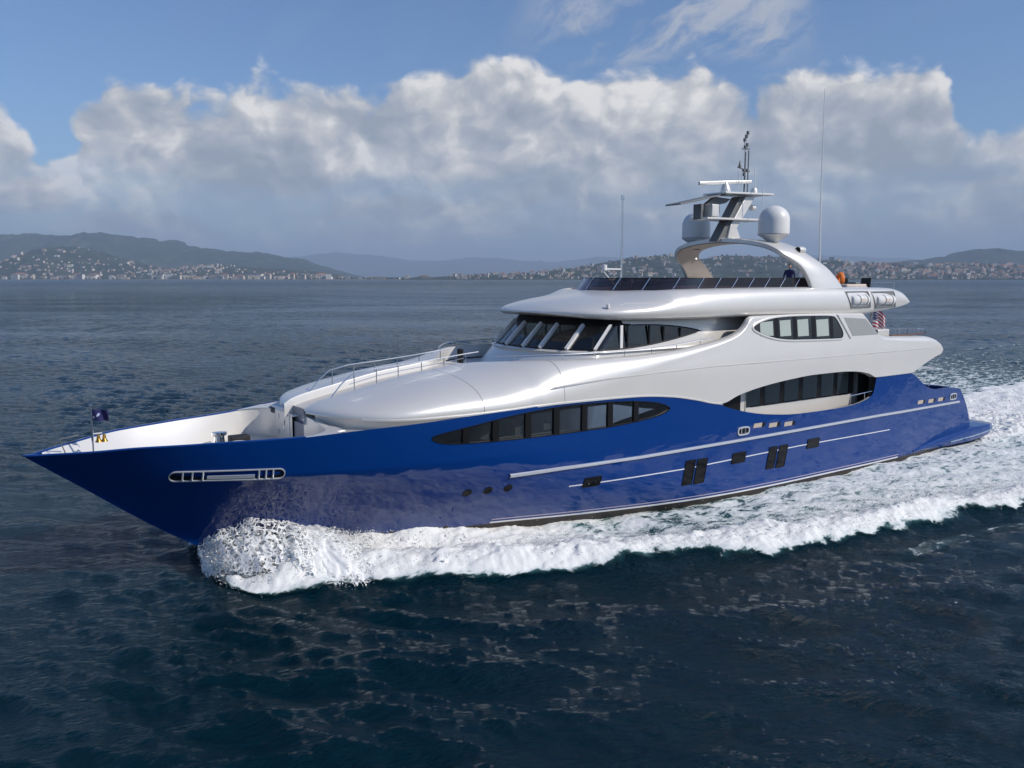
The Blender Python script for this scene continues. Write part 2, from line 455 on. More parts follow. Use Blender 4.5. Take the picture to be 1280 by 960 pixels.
def build_hull():
    zs = [-0.7, -0.3, 0.0, 0.4, 0.76, 1.3, 1.9, 2.6, 3.31, 3.62, 4.0, 4.35]
    stem = [(float(STEM(z)), z) for z in zs] + [(0.0, 4.64)]
    tops = [(s, float(SHEER(s))) for s in np.concatenate([np.arange(0.15, s1, 0.2), np.linspace(s1, s1 + 0.5, 8), np.arange(s1 + 0.7, 47.3, 0.2)])]
    trans = [(47.5, 3.50), (47.7, 3.3), (48.1, 2.9), (48.6, 2.3), (49.1, 1.5), (49.35, 0.9), (49.5, 0.2), (49.55, -0.7)]
    outer = dense(stem, 0.2, False) + tops[0:] + dense(trans, 0.3, False)
    bot = [(s, -0.7) for s in np.arange(49.2, float(STEM(-0.7)), -0.35)]
    outer = outer + bot
    outer2 = []
    for p in outer:
        if not outer2 or (abs(p[0] - outer2[-1][0]) + abs(p[1] - outer2[-1][1])) > 0.02: outer2.append(p)
    V, Fs = region(outer2, [eye1], 0.33, 0.17)
    mb = MB(); nr = []
    for sgn in (-1, 1):
        vs = []
        for s, z in V:
            b = HB(s, z); vs.append((s, sgn * b, z)); n = hull_nrm(s, z, sgn)
            nr.append(n)
        fs = []
        for f in Fs:
            a, b_, c = [Vector(vs[i]) for i in f]
            n = (b_ - a).cross(c - a)
            fs.append(tuple(f) if n.y * sgn > 0 else tuple(f[::-1]))
        cz = V[Fs].mean(1)[:, 1]; cs = V[Fs].mean(1)[:, 0]
        mb.add(vs, fs)
        k = len(fs); mb.m[-k:] = [1 if zz < BOOT(ss) - 0.02 else 0 for zz, ss in zip(cz, cs)]
    # transom
    n0 = len(mb.v)
    P = []
    for s, z in trans:
        P.append([(s, y * HB(s, z), z) for y in np.linspace(-1, 1, 9)])
    mb.grid(P); nr += [Vector((0.9, 0, 0.4)).normalized()] * (len(mb.v) - n0)
    hull = mb.build('hull', [M_BLUE, M_ANTI], yacht, normals=nr)
    return hull
BOOT = pchip([(5, 0.86), (15.2, 0.70), (19.3, 0.55), (25.4, 0.36), (32.3, 0.26), (41.6, 0.25), (50, 0.25)])
hull = build_hull()

def hull_strip(name, pts, h, proud, m, parent, sgns=(-1, 1), thick=0.02):
    """a bar following the hull side: pts are (s,z)"""
    for sgn in sgns:
        mb = MB(); rows = []
        for s, z in dense(pts, 0.5, False):
            rows.append([hull_pt(s, z - h / 2, -thick, sgn), hull_pt(s, z - h / 2 + h * .12, proud * .8, sgn), hull_pt(s, z, proud, sgn), hull_pt(s, z + h / 2 - h * .12, proud * .8, sgn), hull_pt(s, z + h / 2, -thick, sgn)])
        mb.grid(rows)
        mb.build(name, m, parent, angle=60)
rub = [side(x, y) for x, y in ((637, 594.5), (700, 585.5), (800, 571.5), (900, 554.5), (1000, 537), (1100, 519), (1198, 502))]
hull_strip('rub_rail', rub, 0.13, 0.09, M_SILVER, hull)
thin = [side(x, y) for x, y in ((711, 608), (860, 585.5), (1000, 557), (1112, 537))]
hull_strip('accent_stripe', thin, 0.055, 0.010, mat('stripe_silver', (0.72, 0.73, 0.76), 0.3), hull)
bl = [(s, float(BOOT(s))) for s in np.arange(15.0, 42.0, 1.0)]
hull_strip('boot_stripe', bl, 0.09, 0.006, mat('boot_white', (0.75, 0.74, 0.73), 0.4), hull)
hull_strip('boot_stripe', [(s, z + 0.15) for s, z in bl], 0.05, 0.006, mat('boot_lilac', (0.42, 0.36, 0.45), 0.4), hull)

def hull_panel(poly, off0, off1, name, m, parent, sgn=-1):
    mb = MB(); mb.prism(poly, lambda s, z: hull_pt(s, z, off1, sgn), lambda s, z: hull_pt(s, z, off0, sgn)); return mb.build(name, m, parent, angle=30)
def ellipse(cs, cz, rs, rz_, n=20): return [(cs + rs * math.cos(2 * math.pi * k / n), cz + rz_ * math.sin(2 * math.pi * k / n)) for k in range(n)]
def ring_on_hull(poly, w, proud, name, m, parent, sgn=-1):
    """raised rim round a polygon on the hull side"""
    P = np.array(poly); c = P.mean(0); mb = MB(); rows = []
    n = len(P)
    for i in range(n):
        d = P[(i + 1) % n] - P[i - 1]; nn = np.array([d[1], -d[0]]); nn /= (np.linalg.norm(nn) + 1e-9)
        if nn @ (P[i] - c) < 0: nn = -nn
        q = P[i] + nn * w
        rows.append([hull_pt(P[i][0], P[i][1], -0.06, sgn), hull_pt(P[i][0], P[i][1], proud, sgn), hull_pt(q[0], q[1], proud, sgn), hull_pt(q[0], q[1], -0.02, sgn)])
    mb.grid(rows, closed_u=True); return mb.build(name, m, parent, angle=30)

for sgn in (-1, 1):
    # round portholes
    for x, y in ((584, 616), (610, 613), (635, 610)):
        s, z = side(x, y)
        pane = hull_panel(ellipse(s, z, 0.15, 0.13), -0.02, 0.008, 'porthole', M_PORT, hull, sgn)
        ring_on_hull(ellipse(s, z, 0.15, 0.13), 0.02, 0.014, 'rim', M_DARK, pane, sgn)
    # rectangular hull windows
    for x0, x1, y0, y1 in ((730, 750, 597, 607), (855, 866.5, 576, 605), (869.5, 881.5, 574, 603), (915, 931, 566, 578), (959.5, 969, 559, 585), (972, 982, 557, 583), (1009, 1023, 548.5, 559)):
        a = side(x0, (y0 + y1) / 2); b = side(x1, (y0 + y1) / 2); zc = (a[1] + b[1]) / 2; hh = abs(side((x0 + x1) / 2, y0)[1] - side((x0 + x1) / 2, y1)[1]) / 2
        sl = 0.16 * hh
        q = [(a[0] - sl, zc - hh), (b[0] - sl, zc - hh), (b[0] + sl, zc + hh), (a[0] + sl, zc + hh)]
        pane = hull_panel(q, -0.02, 0.022, 'hull_window', M_PORT, hull, sgn)
        ring_on_hull(dense(q, 0.2), 0.018, 0.034, 'frame', M_DARK, pane, sgn)
    # freeing ports and vents
    for grp in (((948, 531.5), (967, 531), (986, 529.5)), ((1151, 502.5), (1164, 501), (1176, 499))):
        for x, y in grp:
            s, z = side(x, y)
            q = [(s - 0.36, z - 0.10), (s + 0.22, z - 0.10), (s + 0.26, z + 0.10), (s - 0.32, z + 0.10)]
            v = hull_panel(q, -0.02, 0.012, 'freeing_port', M_BEIGE, hull, sgn)
            hull_panel([(s + 0.23, z - 0.10), (s + 0.45, z - 0.10), (s + 0.49, z + 0.10), (s + 0.27, z + 0.10)], -0.02, 0.014, 'black_slot', M_DARK, v, sgn)  # black panel at the after end of the beige one
    for x, y in ((929, 538.5), (1191, 495.5)):
        s, z = side(x, y)
        q = [(s + 0.34 * math.copysign(abs(math.cos(a)) ** 0.5, math.cos(a)), z + 0.13 * math.copysign(abs(math.sin(a)) ** 0.5, math.sin(a))) for a in np.linspace(0, 2 * math.pi, 25)[:-1]]
        f = ring_on_hull(q, 0.07, 0.05, 'fairlead', M_SILVER, hull, sgn)
        hull_panel(q, -0.02, 0.006, 'opening', M_DARK, f, sgn)
        for ds in (-0.12, 0.12):
            mb = MB(); mb.tube([hull_pt(s + ds, z - 0.13, 0.03, sgn), hull_pt(s + ds, z + 0.13, 0.03, sgn)], 0.04, 8); mb.build('roller', M_CHROME, f)
    # bow slot with polished surround
    A = side(219, 595.5); B = side(349, 591.5)
    A = (A[0] + 0.0, A[1]); hw = 0.15
    cap = [(A[0] + hw * math.cos(a), A[1] + hw * math.sin(a)) for a in np.linspace(math.pi / 2, 3 * math.pi / 2, 9)] + \
          [(A[0] + (B[0] - A[0]) * k / 12, A[1] + (B[1] - A[1]) * k / 12 - hw) for k in range(1, 12)] + \
          [(B[0] + hw * math.cos(a), B[1] + hw * math.sin(a)) for a in np.linspace(-math.pi / 2, math.pi / 2, 9)] + \
          [(B[0] + (A[0] - B[0]) * k / 12, B[1] + (A[1] - B[1]) * k / 12 + hw) for k in range(1, 12)]
    f = ring_on_hull(cap, 0.03, 0.045, 'bow_fairlead', M_SILVER, hull, sgn)
    hull_panel(cap, -0.03, 0.004, 'recess', M_DARK, f, sgn)
    for k in (0.07, 0.16, 0.26, 0.80, 0.87, 0.94):
        s = A[0] + (B[0] - A[0]) * k; z = A[1] + (B[1] - A[1]) * k
        mb = MB(); mb.tube([hull_pt(s, z - hw, 0.03, sgn), hull_pt(s, z + hw, 0.03, sgn)], 0.028, 8); mb.build('post', M_SILVER, f)
    a_, b_ = 0.30, 0.76
    q = [(A[0] + (B[0] - A[0]) * k, A[1] + (B[1] - A[1]) * k + d) for k, d in ((a_, -0.12), (b_, -0.12), (b_, -0.01), (a_, -0.01))]
    hull_panel(dense(q, 0.4), -0.02, 0.03, 'anchor_plate', M_SILVER, f, sgn)

# long eye-shaped window in the hull
EP = np.array(eye1)
def eye_bounds(s):
    zs = []
    for i in range(len(EP)):
        a, b = EP[i - 1], EP[i]
        if (a[0] - s) * (b[0] - s) <= 0 and a[0] != b[0]: zs.append(a[1] + (b[1] - a[1]) * (s - a[0]) / (b[0] - a[0]))
    return (min(zs), max(zs)) if zs else (0, 0)
for sgn in (-1, 1):
    fr = ring_on_hull(eye1[::2], 0.03, 0.018, 'saloon_window', M_DARK, hull, sgn)
    # reveal and dark room lining
    mb = MB(); rows = []
    for s, z in eye1: rows.append([hull_pt(s, z, 0.0, sgn), hull_pt(s, z, -0.7, sgn)])
    mb.grid(rows, closed_u=True); mb.add([r[1] for r in rows], [tuple(range(len(rows)))])
    mb.build('lining', M_ROOM, fr, angle=30)
    hull_panel(eye1, -0.055, -0.04, 'pane', M_GLASS, fr, sgn)
    bars = [side(x, 528)[0] for x in (583, 620, 660.5, 696, 731, 763, 795)]
    for s in bars:
        z0, z1 = eye_bounds(s)
        q = dense([(s - 0.13, z0 - .02), (s + 0.13, z0 - .02), (s + 0.13, z1 + .02), (s - 0.13, z1 + .02)], 0.3)
        hull_panel(q, -0.10, 0.004, 'mullion', M_DARK, fr, sgn)
    for i in range(len(bars)):
        sA = bars[i] + 0.2; sB = (bars[i + 1] if i + 1 < len(bars) else bars[i] + 1.1) - 0.14
        z0, z1 = eye_bounds((sA + sB) / 2); z0 = max(z0, eye_bounds(sA)[0], eye_bounds(sB)[0]); 
        if i == 0: hull_panel([(sA - .1, z0 - .1), (sB + .1, z0 - .1), (sB + .1, z1 - .02), (sA - .1, z1 - .14)], -0.2, -0.12, 'blind', M_CURTAIN, fr, sgn)
        else:
            hull_panel([(sA, z0 - .02), (sB, z0 - .02), (sB, z0 + 0.08), (sA, z0 + 0.08)], -0.34, -0.12, 'window_seat', M_CREAM, fr, sgn)
            if i < len(bars) - 1: hull_panel([(sB - .34, z0), (sB, z0), (sB, z1 - .06), (sB - .34, z1 - .08)], -0.34, -0.16, 'curtain', M_CURTAIN, fr, sgn)

# ------------------------------------------------------------------ bow bulwark, foredeck
def bow():
    ss = np.concatenate([np.linspace(0.55, 7.6, 40)])
    for sgn in (-1, 1):
        mb = MB(); rows = []; path = []
        for s in ss: path.append((s, max(HB(s, float(SHEER(s))) - 0.14, 0.02), float(SHEER(s)), HB(s, 4.0)))
        ye = path[-1][1]; ze = path[-1][2]
        # rounded inner corner into the forward house wall
        for a in np.linspace(0.15, 1, 8) * math.pi / 2: path.append((7.6 + 1.1 * math.sin(a), ye - 1.1 * (1 - math.cos(a)) + 0.12 * math.sin(a), float(SHEER(7.6 + 1.1 * math.sin(a))), 99))
        y2 = path[-1][1]
        for y in np.linspace(y2, 0.55 if sgn > 0 else 1.0, 8)[1:]: path.append((8.7, y, float(SHEER(8.7)), 99))
        for i, (s, y, z, y0) in enumerate(path):
            if y0 > 50: rows.append([(s, sgn * y, zz) for zz in (3.86, 4.15, 4.45, 4.75, z - 0.03)]); continue
            rows.append([(s, sgn * max(min(HB(s, zz) - 0.15, y), 0.0), zz) for zz in np.linspace(max(3.86, 4.30 - 0.26 * s), z - 0.03, 5)])
        mb.grid(rows)
        mb.build('bow_bulwark', M_WHITE, yacht, angle=50)
        # cap rail between hull skin and bulwark lining, in hull blue
        mb = MB(); rows = []
        for s in np.concatenate([np.linspace(0.0, 0.5, 5), ss]):
            z = float(SHEER(s)); yo = HB(s, z); yi = max(yo - 0.15, 0)
            rows.append([(s, sgn * (yo + 0.004), z - 0.01), (s, sgn * (yo - .02), z + 0.022), (s, sgn * (yi + .02 if yi else 0), z + 0.022), (s, sgn * yi, z - 0.04)])
        mb.grid(rows); mb.build('cap_rail', M_BLUE, yacht, angle=60)
        # top of the house front behind the corner, and gutter deck running aft beside the coach roof
        mb = MB(); rows = []
        for s in np.concatenate([np.linspace(7.6, 8.7, 8), np.linspace(8.9, 15.2, 20)]):
            z = float(SHEER(s)); yo = HB(s, z) - 0.02
            if s <= 8.7:
                yi = np.interp(s, [p[0] for p in path[39:48]], [p[1] for p in path[39:48]]) - 0.02; zz = z - 0.0
                rows.append([(s, sgn * yo, z - .012), (s, sgn * (yo + yi) / 2, z - .012), (s, sgn * (yi - .03), z - .012)])
            else:
                yi = 1.0; zz = 4.9
                rows.append([(s, sgn * yo, z - .03), (s, sgn * (yo - .35), zz), (s, sgn * yi, zz)])
        mb.grid(rows); mb.build('side_gutter', M_WHITE, yacht, angle=50)
        # front wall top strip
        mb = MB(); mb.box((8.86, sgn * (0.55 + 3.3) / 2, float(SHEER(8.7)) - .04), (0.34, 3.0, 0.06)); mb.build('breakwater_top', M_WHITE, yacht, bevel=0.02)
    # foredeck
    mb = MB(); rows = []
    for s in np.linspace(0.9, 9.0, 24):
        zd = max(3.88, 4.32 - 0.26 * s); y = max(HB(min(s, 8.2), zd) - 0.14, 0.0); rows.append([(s, k * y, zd) for k in np.linspace(-1, 1, 9)])
    mb.grid(rows); mb.build('foredeck', M_DECK, yacht)
bow()

def yb(name, m, parent=None, **k):
    return lambda mb: mb.build(name, m, parent or yacht, **k)
# door, louvre and handle on the forward house wall (starboard part)
mb = MB(); mb.box((8.685, 2.55, 4.93), (0.03, 0.5, 0.22)); lou = mb.build('louvre', M_GREY, yacht, smooth=False)
mb = MB()
for k in range(5): mb.box((8.665, 2.55, 4.85 + 0.04 * k), (0.03, 0.48, 0.012))
mb.build('slat', M_RUBBER, lou, smooth=False)
mb = MB(); mb.box((8.69, 1.55, 4.45), (0.02, 1.5, 1.1)); dr = mb.build('locker_door', M_WHITE, yacht, smooth=False, bevel=0.02)
mb = MB(); mb.tube([(8.67, 1.25 + .05 * math.sin(a), 4.5 + .19 * math.cos(a)) for a in np.linspace(0, math.pi, 9)], 0.025, 6); mb.build('handle', M_CHROME, dr)
for zz in (4.78, 4.2):
    mb = MB(); mb.box((8.67, 1.9, zz), (0.03, 0.08, 0.16)); mb.build('hinge', M_CHROME, dr, smooth=False)
# port part of the house front with sloping top, companionway steps between
mb = MB(); mb.prism([(-0.75, 3.88), (-0.75, 5.16), (-1.5, 5.12), (-3.2, 4.9), (-3.2, 3.88)], lambda y, z: (8.62, y, z), lambda y, z: (8.86, y, z)); mb.build('house_front', M_WHITE, yacht, angle=30, bevel=0.02)
mb = MB()
for k in range(4): mb.box((8.86 + 0.32 * k, -0.1, 3.88 + 0.15 + 0.30 * k), (0.36, 1.25, 0.30 + 0.0 * k))
mb.build('steps', M_DECK, yacht, smooth=False, bevel=0.015)
mb = MB(); mb.box((8.80, -0.1, 4.32), (0.06, 1.28, 0.88)); mb.box((8.92, 0.05, 5.0), (.05, 1.85, .56)); mb.build('companionway', M_COMP, yacht, smooth=False)

# ------------------------------------------------------------------ superstructure sides (coach roof lobes running aft into the upper bulwark)
Z_LO = pchip([(8.55, 5.28), (9.5, 5.27), (11, 5.24), (12.6, 5.24), (13.6, 5.25), (15, 5.29), (17.0, 5.35), (19.4, 5.33), (21.1, 5.29), (23, 5.12), (24.4, 4.88), (25.7, 4.60), (26.15, 4.55),
              (27.2, 4.82), (28.7, 5.07), (30.8, 5.27), (32.9, 5.37), (34.6, 5.37), (36.2, 5.30), (37.4, 5.10), (38.05, 4.88), (41.55, 4.87), (42.3, 5.08), (43.2, 5.36), (44.2, 5.58), (44.9, 5.70), (45.1, 5.78), (45.2, 5.92)])
Z_TOP = pchip([(8.55, 5.36), (8.8, 5.52), (9.3, 5.68), (10, 5.83), (11.1, 6.06), (12.4, 6.31), (14.2, 6.54), (15.7, 6.74), (17.4, 6.86), (19, 6.86), (21, 6.88), (23, 6.96), (25.2, 7.18), (26.4, 7.36), (27.2, 7.55), (27.75, 7.85), (28.1, 8.20),
               (28.4, 8.29), (36.95, 8.22), (37.1, 8.10), (38.5, 7.04), (38.75, 6.98), (41, 6.88), (43.3, 6.78), (44.2, 6.62), (44.75, 6.40), (45.1, 6.14), (45.2, 6.0)])
Y_IN = pchip([(8.55, 0.95), (14.6, 0.95), (15.2, 1.25), (15.9, 2.1), (16.6, 3.0), (17.4, 3.7), (18.6, 4.05), (20.5, 4.25), (23, 4.35), (28, 4.33), (37, 4.33), (38.8, 4.35), (45.2, 4.2)])
Y_LOB = pchip([(8.55, 1.05), (8.62, 1.5), (8.8, 2.1), (9.1, 2.75), (9.6, 3.4), (10.2, 3.9), (11.0, 4.25), (12.0, 4.45), (13.0, 4.56), (14, 4.64), (15, 4.70), (20, 4.76)])
def Y_SIDE(s, z):
    y = np.minimum(np.where(np.asarray(s) < 16, Y_LOB(s), 9), hb(s, 5.2) + 0.012)
    y = y - 0.115 * np.maximum(np.asarray(z) - 6.16, 0) - 0.10 * sm(43.0, 45.2, s)
    return y
R_SH = pchip([(8.55, 0.06), (8.8, .2), (9.3, 0.34), (11.1, 0.72), (14.2, 1.15), (17, 1.35), (19, 1.1), (21, 0.75), (23, 0.45), (26, 0.22), (28.4, 0.10), (37, 0.10), (38.8, 0.2), (43.0, 0.35), (45.2, 0.04)])
def sup_section(s):
    zl, zt, r = float(Z_LO(s)), float(Z_TOP(s)), float(R_SH(s)); yin = float(Y_IN(s)); r = min(r, max(zt - zl - 0.02, 0.01))
    zsh = zt - r; P = []
    y0 = float(Y_SIDE(s, zl)); P.append((y0 - 0.35, zl - 0.02)); P.append((y0 - 0.03, zl - 0.005))
    for z in [zl + (zsh - zl) * k for k in (0, .04, 0.15, 0.3, .5, .7, .85, 1)]: P.append((float(Y_SIDE(s, z)), z))
    ys = P[-1][1 - 1]; yin = min(yin, ys - 0.05)
    for a in np.linspace(0, math.pi / 2, 15)[1:]: P.append((yin + (ys - yin) * math.cos(a) ** 0.9, zsh + r * math.sin(a) ** 0.95))
    P.append((yin - 0.015, zt - 0.05)); P.append((yin - 0.02, zt - 0.55))
    return P
stn = np.unique(np.concatenate([np.linspace(8.56, 9.4, 12), np.arange(9.4, 45.1, 0.25), np.linspace(25.5, 28.6, 25), np.linspace(36.8, 39.0, 16), np.linspace(41.4, 45.2, 24)]))
for sgn in (-1, 1):
    mb = MB(); mb.grid([[(s, sgn * y, z) for y, z in sup_section(s)] for s in stn])
    # closing face at the aft end
    sec = [(45.2, sgn * y, z) for y, z in sup_section(45.2)]
    mb.add(sec, [tuple(range(len(sec)))])
    sup = mb.build('superstructure_side', M_WHITE, yacht, angle=50)
    # moulded knuckle line and panel joints
    mb = MB()
    kn = [(690, 485), (760, 473.5), (820, 466), (900, 457), (1000, 449), (1080, 442), (1165, 435)]
    pts = []
    for x, y in kn:
        s, z = at(x, y, -4.77); pts.append((s, z))
    rows = []
    for s, z in dense(pts, 0.5, False):
        y = float(Y_SIDE(s, z)); rows.append([(s, sgn * (y - .01), z - 0.03), (s, sgn * (y + 0.012), z - 0.022), (s, sgn * (y + 0.014), z + 0.012), (s, sgn * (y - .01), z + 0.03)])
    mb.grid(rows); mb.build('knuckle_strip', M_WHITE, sup, angle=30)
    for sj in (13.75, 17.25):
        mb = MB(); sec = sup_section(sj)[3:-2]; sec2 = sup_section(sj + 0.018)[3:-2]; e = 0.003
        mb.grid([[(sj, sgn * (y + e), z + e) for y, z in sec], [(sj + .018, sgn * (y + e), z + e) for y, z in sec2]]); mb.build('panel_joint', M_GREY, sup)

# white lip along the paint line
for sgn in (-1, 1):
    mb = MB(); rows = []
    for s in np.arange(9.6, 26.2, 0.25):
        z = float(Z_LO(s)) - 0.0; y = float(Y_SIDE(s, z))
        rows.append([(s, sgn * (y - .06), z - 0.05), (s, sgn * (y + 0.015), z - 0.045), (s, sgn * (y + 0.025), z - 0.01), (s, sgn * (y + .015), z + 0.03), (s, sgn * (y - .02), z + 0.04)])
    mb.grid(rows); mb.build('lip_moulding', M_WHITE, yacht, angle=50)
    # recessed wall under the coach roof lobe
    mb = MB(); rows = []
    for s in np.linspace(8.7, 15.0, 24):
        y = float(Y_LOB(s)) - 0.34; rows.append([(s + .1, sgn * y, 4.85), (s + .05, sgn * (y), 5.32)])
    mb.grid(rows); mb.build('coach_roof_wall', M_WHITE, yacht)

# centre walkway between the lobes, walkway round the wheelhouse
mb = MB(); rows = []
for s in np.linspace(8.9, 16.6, 20):
    z = float(Z_TOP(s)) - 0.30 if s < 15 else 6.35 - 0.0; w = 0.96 if s < 14.8 else float(Y_IN(s)) - .01
    rows.append([(s, k * w, min(z, 6.35)) for k in (-1, -.5, 0, .5, 1)])
mb.grid(rows)
mb.build('centre_walkway', M_DECK, yacht)
mb = MB(); mb.grid([[(s, k * (float(Y_IN(s)) - .01), 6.25) for k in (-1, -.5, 0, .5, 1)] for s in np.linspace(15.2, 44.2, 60)]); mb.build('upper_deck', M_DECK, yacht)
mb = MB(); mb.grid([[(s, k * min(4.45, HB(s, 3)), 4.95 + 0.0 * s) for k in (-1, -.5, 0, .5, 1)] for s in np.linspace(38.1, 44.6, 8)]); mb.build('upper_deck_soffit', M_WHITE, yacht)
mb = MB()
mb.grid([[(45.2, k * 4.3, 5.93), (45.25, k * 4.3, 5.97), (45.2, k * 4.3, 6.0), (44.8, k * 4.28, 6.25), (44.2, k * 4.28, 6.50), (43.9, k * 4.28, 6.20)] for k in (-1, -.5, 0, .5, 1)])
mb.grid([[(45.2, k * 4.3, 5.93), (44.4, k * 4.3, 5.65), (43.2, k * 4.3, 5.3), (42.3, k * 4.3, 5.05), (41.5, k * 4.3, 4.94)] for k in (-1, 0, 1)])
mb.build('aft_coaming', M_WHITE, yacht, angle=40)

# ------------------------------------------------------------------ side deck opening with the saloon wall inside
SW = 3.72
for sgn in (-1, 1):
    mb = MB(); mb.box((33.0, sgn * SW, 4.2), (15.0, 0.08, 3.0)); wall = mb.build('saloon_wall', M_WHITE, yacht, smooth=False)
    mb = MB(); mb.grid([[(s, sgn * SW, 2.85), (s, sgn * (HB(s, 3) - .08), 2.85)] for s in np.linspace(25, 41, 6)]); mb.build('side_deck', M_TEAK, yacht)
    mb = MB(); mb.grid([[(s, sgn * (SW - 0.1), 5.42), (s, sgn * (HB(s, 3) - .10), 5.42)] for s in np.linspace(25, 41, 6)]); mb.build('side_deck_ceiling', M_WHITE, yacht)
    mb = MB(); mb.box((24.9, sgn * 4.2, 4.2), (0.08, 1.0, 2.9)); mb.box((40.4, sgn * 4.2, 4.2), (0.08, 1.0, 2.9)); mb.build('side_deck_bulkhead', M_DARK, yacht, smooth=False)
    # blue bulwark inside face
    mb = MB(); mb.grid([[(s, sgn * (HB(s, float(SHEER(s))) - 0.14), 2.85), (s, sgn * (HB(s, float(SHEER(s))) - 0.14), float(SHEER(s)) - .01), (s, sgn * (HB(s, float(SHEER(s))) + .004), float(SHEER(s)) + .006)] for s in np.concatenate([np.arange(25.6, s1 + .1, 0.3)])]); mb.build('side_bulwark', M_WHITE, yacht, angle=30)
    # windows
    band = MB(); band.box((33.9, sgn * (SW + 0.052), 4.62), (8.0, 0.03, 1.32)); bd = band.build('saloon_glazing', M_DARK, wall, smooth=False)
    edges = [at(x, 490, -SW - .05)[0] for x in (932, 955, 979, 1002, 1025, 1045, 1064)]
    for i in range(len(edges) - 1):
        a, b = edges[i] + 0.02, edges[i + 1] - 0.32
        mb = MB(); mb.box(((a + b) / 2, sgn * (SW + 0.078), 4.58), (b - a, 0.02, 1.22)); g = mb.build('pane', M_GLASSW, bd, smooth=False)
        mb = MB(); mb.box(((a + b) / 2 + 0.02, sgn * (SW + 0.0705), 4.58), (b - a - 0.1, 0.004, 1.10)); mb.build('curtain', M_FWHITE, bd, smooth=False)
    # forward door
    mb = MB(); mb.box((28.0, sgn * (SW + 0.055), 4.0), (1.15, 0.03, 2.2)); d = mb.build('side_door', M_DARK, wall, smooth=False)
    mb = MB(); mb.box((29.1, sgn * (SW + .05), 4.2), (0.35, 0.06, 2.7)); mb.build('pilaster', M_WHITE, wall, smooth=False)
    mb = MB(); mb.box((38.4, sgn * (SW + .055), 4.2), (1.2, 0.03, 2.6)); mb.build('aft_door', M_DARK, wall, smooth=False)
    mb = MB(); mb.box((37.7, sgn * (SW + .12), 4.2), (0.22, 0.14, 2.6)); mb.build('pillar', M_GREY, wall, smooth=False)
    # rail across the opening
    mb = MB(); zr = lambda s: float(np.interp(s, [30, 33.5, 35, 37.0, 38.3], [3.6, 3.58, 4.02, 4.12, 4.18]))
    yr = lambda s: sgn * (HB(s, 3.6) - 0.07)
    mb.tube([(s, yr(s), zr(s)) for s in (35.9, 36.5, 37.3, 38.25)], 0.022, 6)
    for s in (35.95, 37.2): mb.tube([(s, yr(s), 3.5), (s, yr(s), zr(s))], 0.016, 6)
    mb.build('side_rail', M_CHROME, yacht)

# ------------------------------------------------------------------ upper side window and wing screen
eye2_px = [(942.5, 410), (950, 404), (966, 398.5), (985, 396), (1010, 395), (1040, 395), (1046, 398), (1050.5, 407), (1053, 415), (1052, 421), (1046, 423), (1010, 424.2), (985, 424.5), (966, 422), (950, 416)]
def sup_pt(s, z, off, sgn): return Vector((s, sgn * (float(Y_SIDE(s, z)) + off), z))
e2 = smooth_closed([at(x, y, -4.66) for x, y in eye2_px], 4)
E2 = np.array(e2)
def ring_on_sup(poly, w, off0, proud, name, m, parent, sgn):
    P = np.array(poly); c = P.mean(0); n = len(P); rows = []
    for i in range(n):
        d = P[(i + 1) % n] - P[i - 1]; nn = np.array([d[1], -d[0]]); nn /= (np.linalg.norm(nn) + 1e-9)
        if nn @ (P[i] - c) < 0: nn = -nn
        q = P[i] + nn * w; h = P[i] + nn * w * .5
        rows.append([sup_pt(*P[i], off0, sgn), sup_pt(*P[i], proud * .8, sgn), sup_pt(*h, proud, sgn), sup_pt(*q, proud * .6, sgn), sup_pt(*q, -0.02, sgn)])
    mb = MB(); mb.grid(rows, closed_u=True); return mb.build(name, m, parent, angle=40)
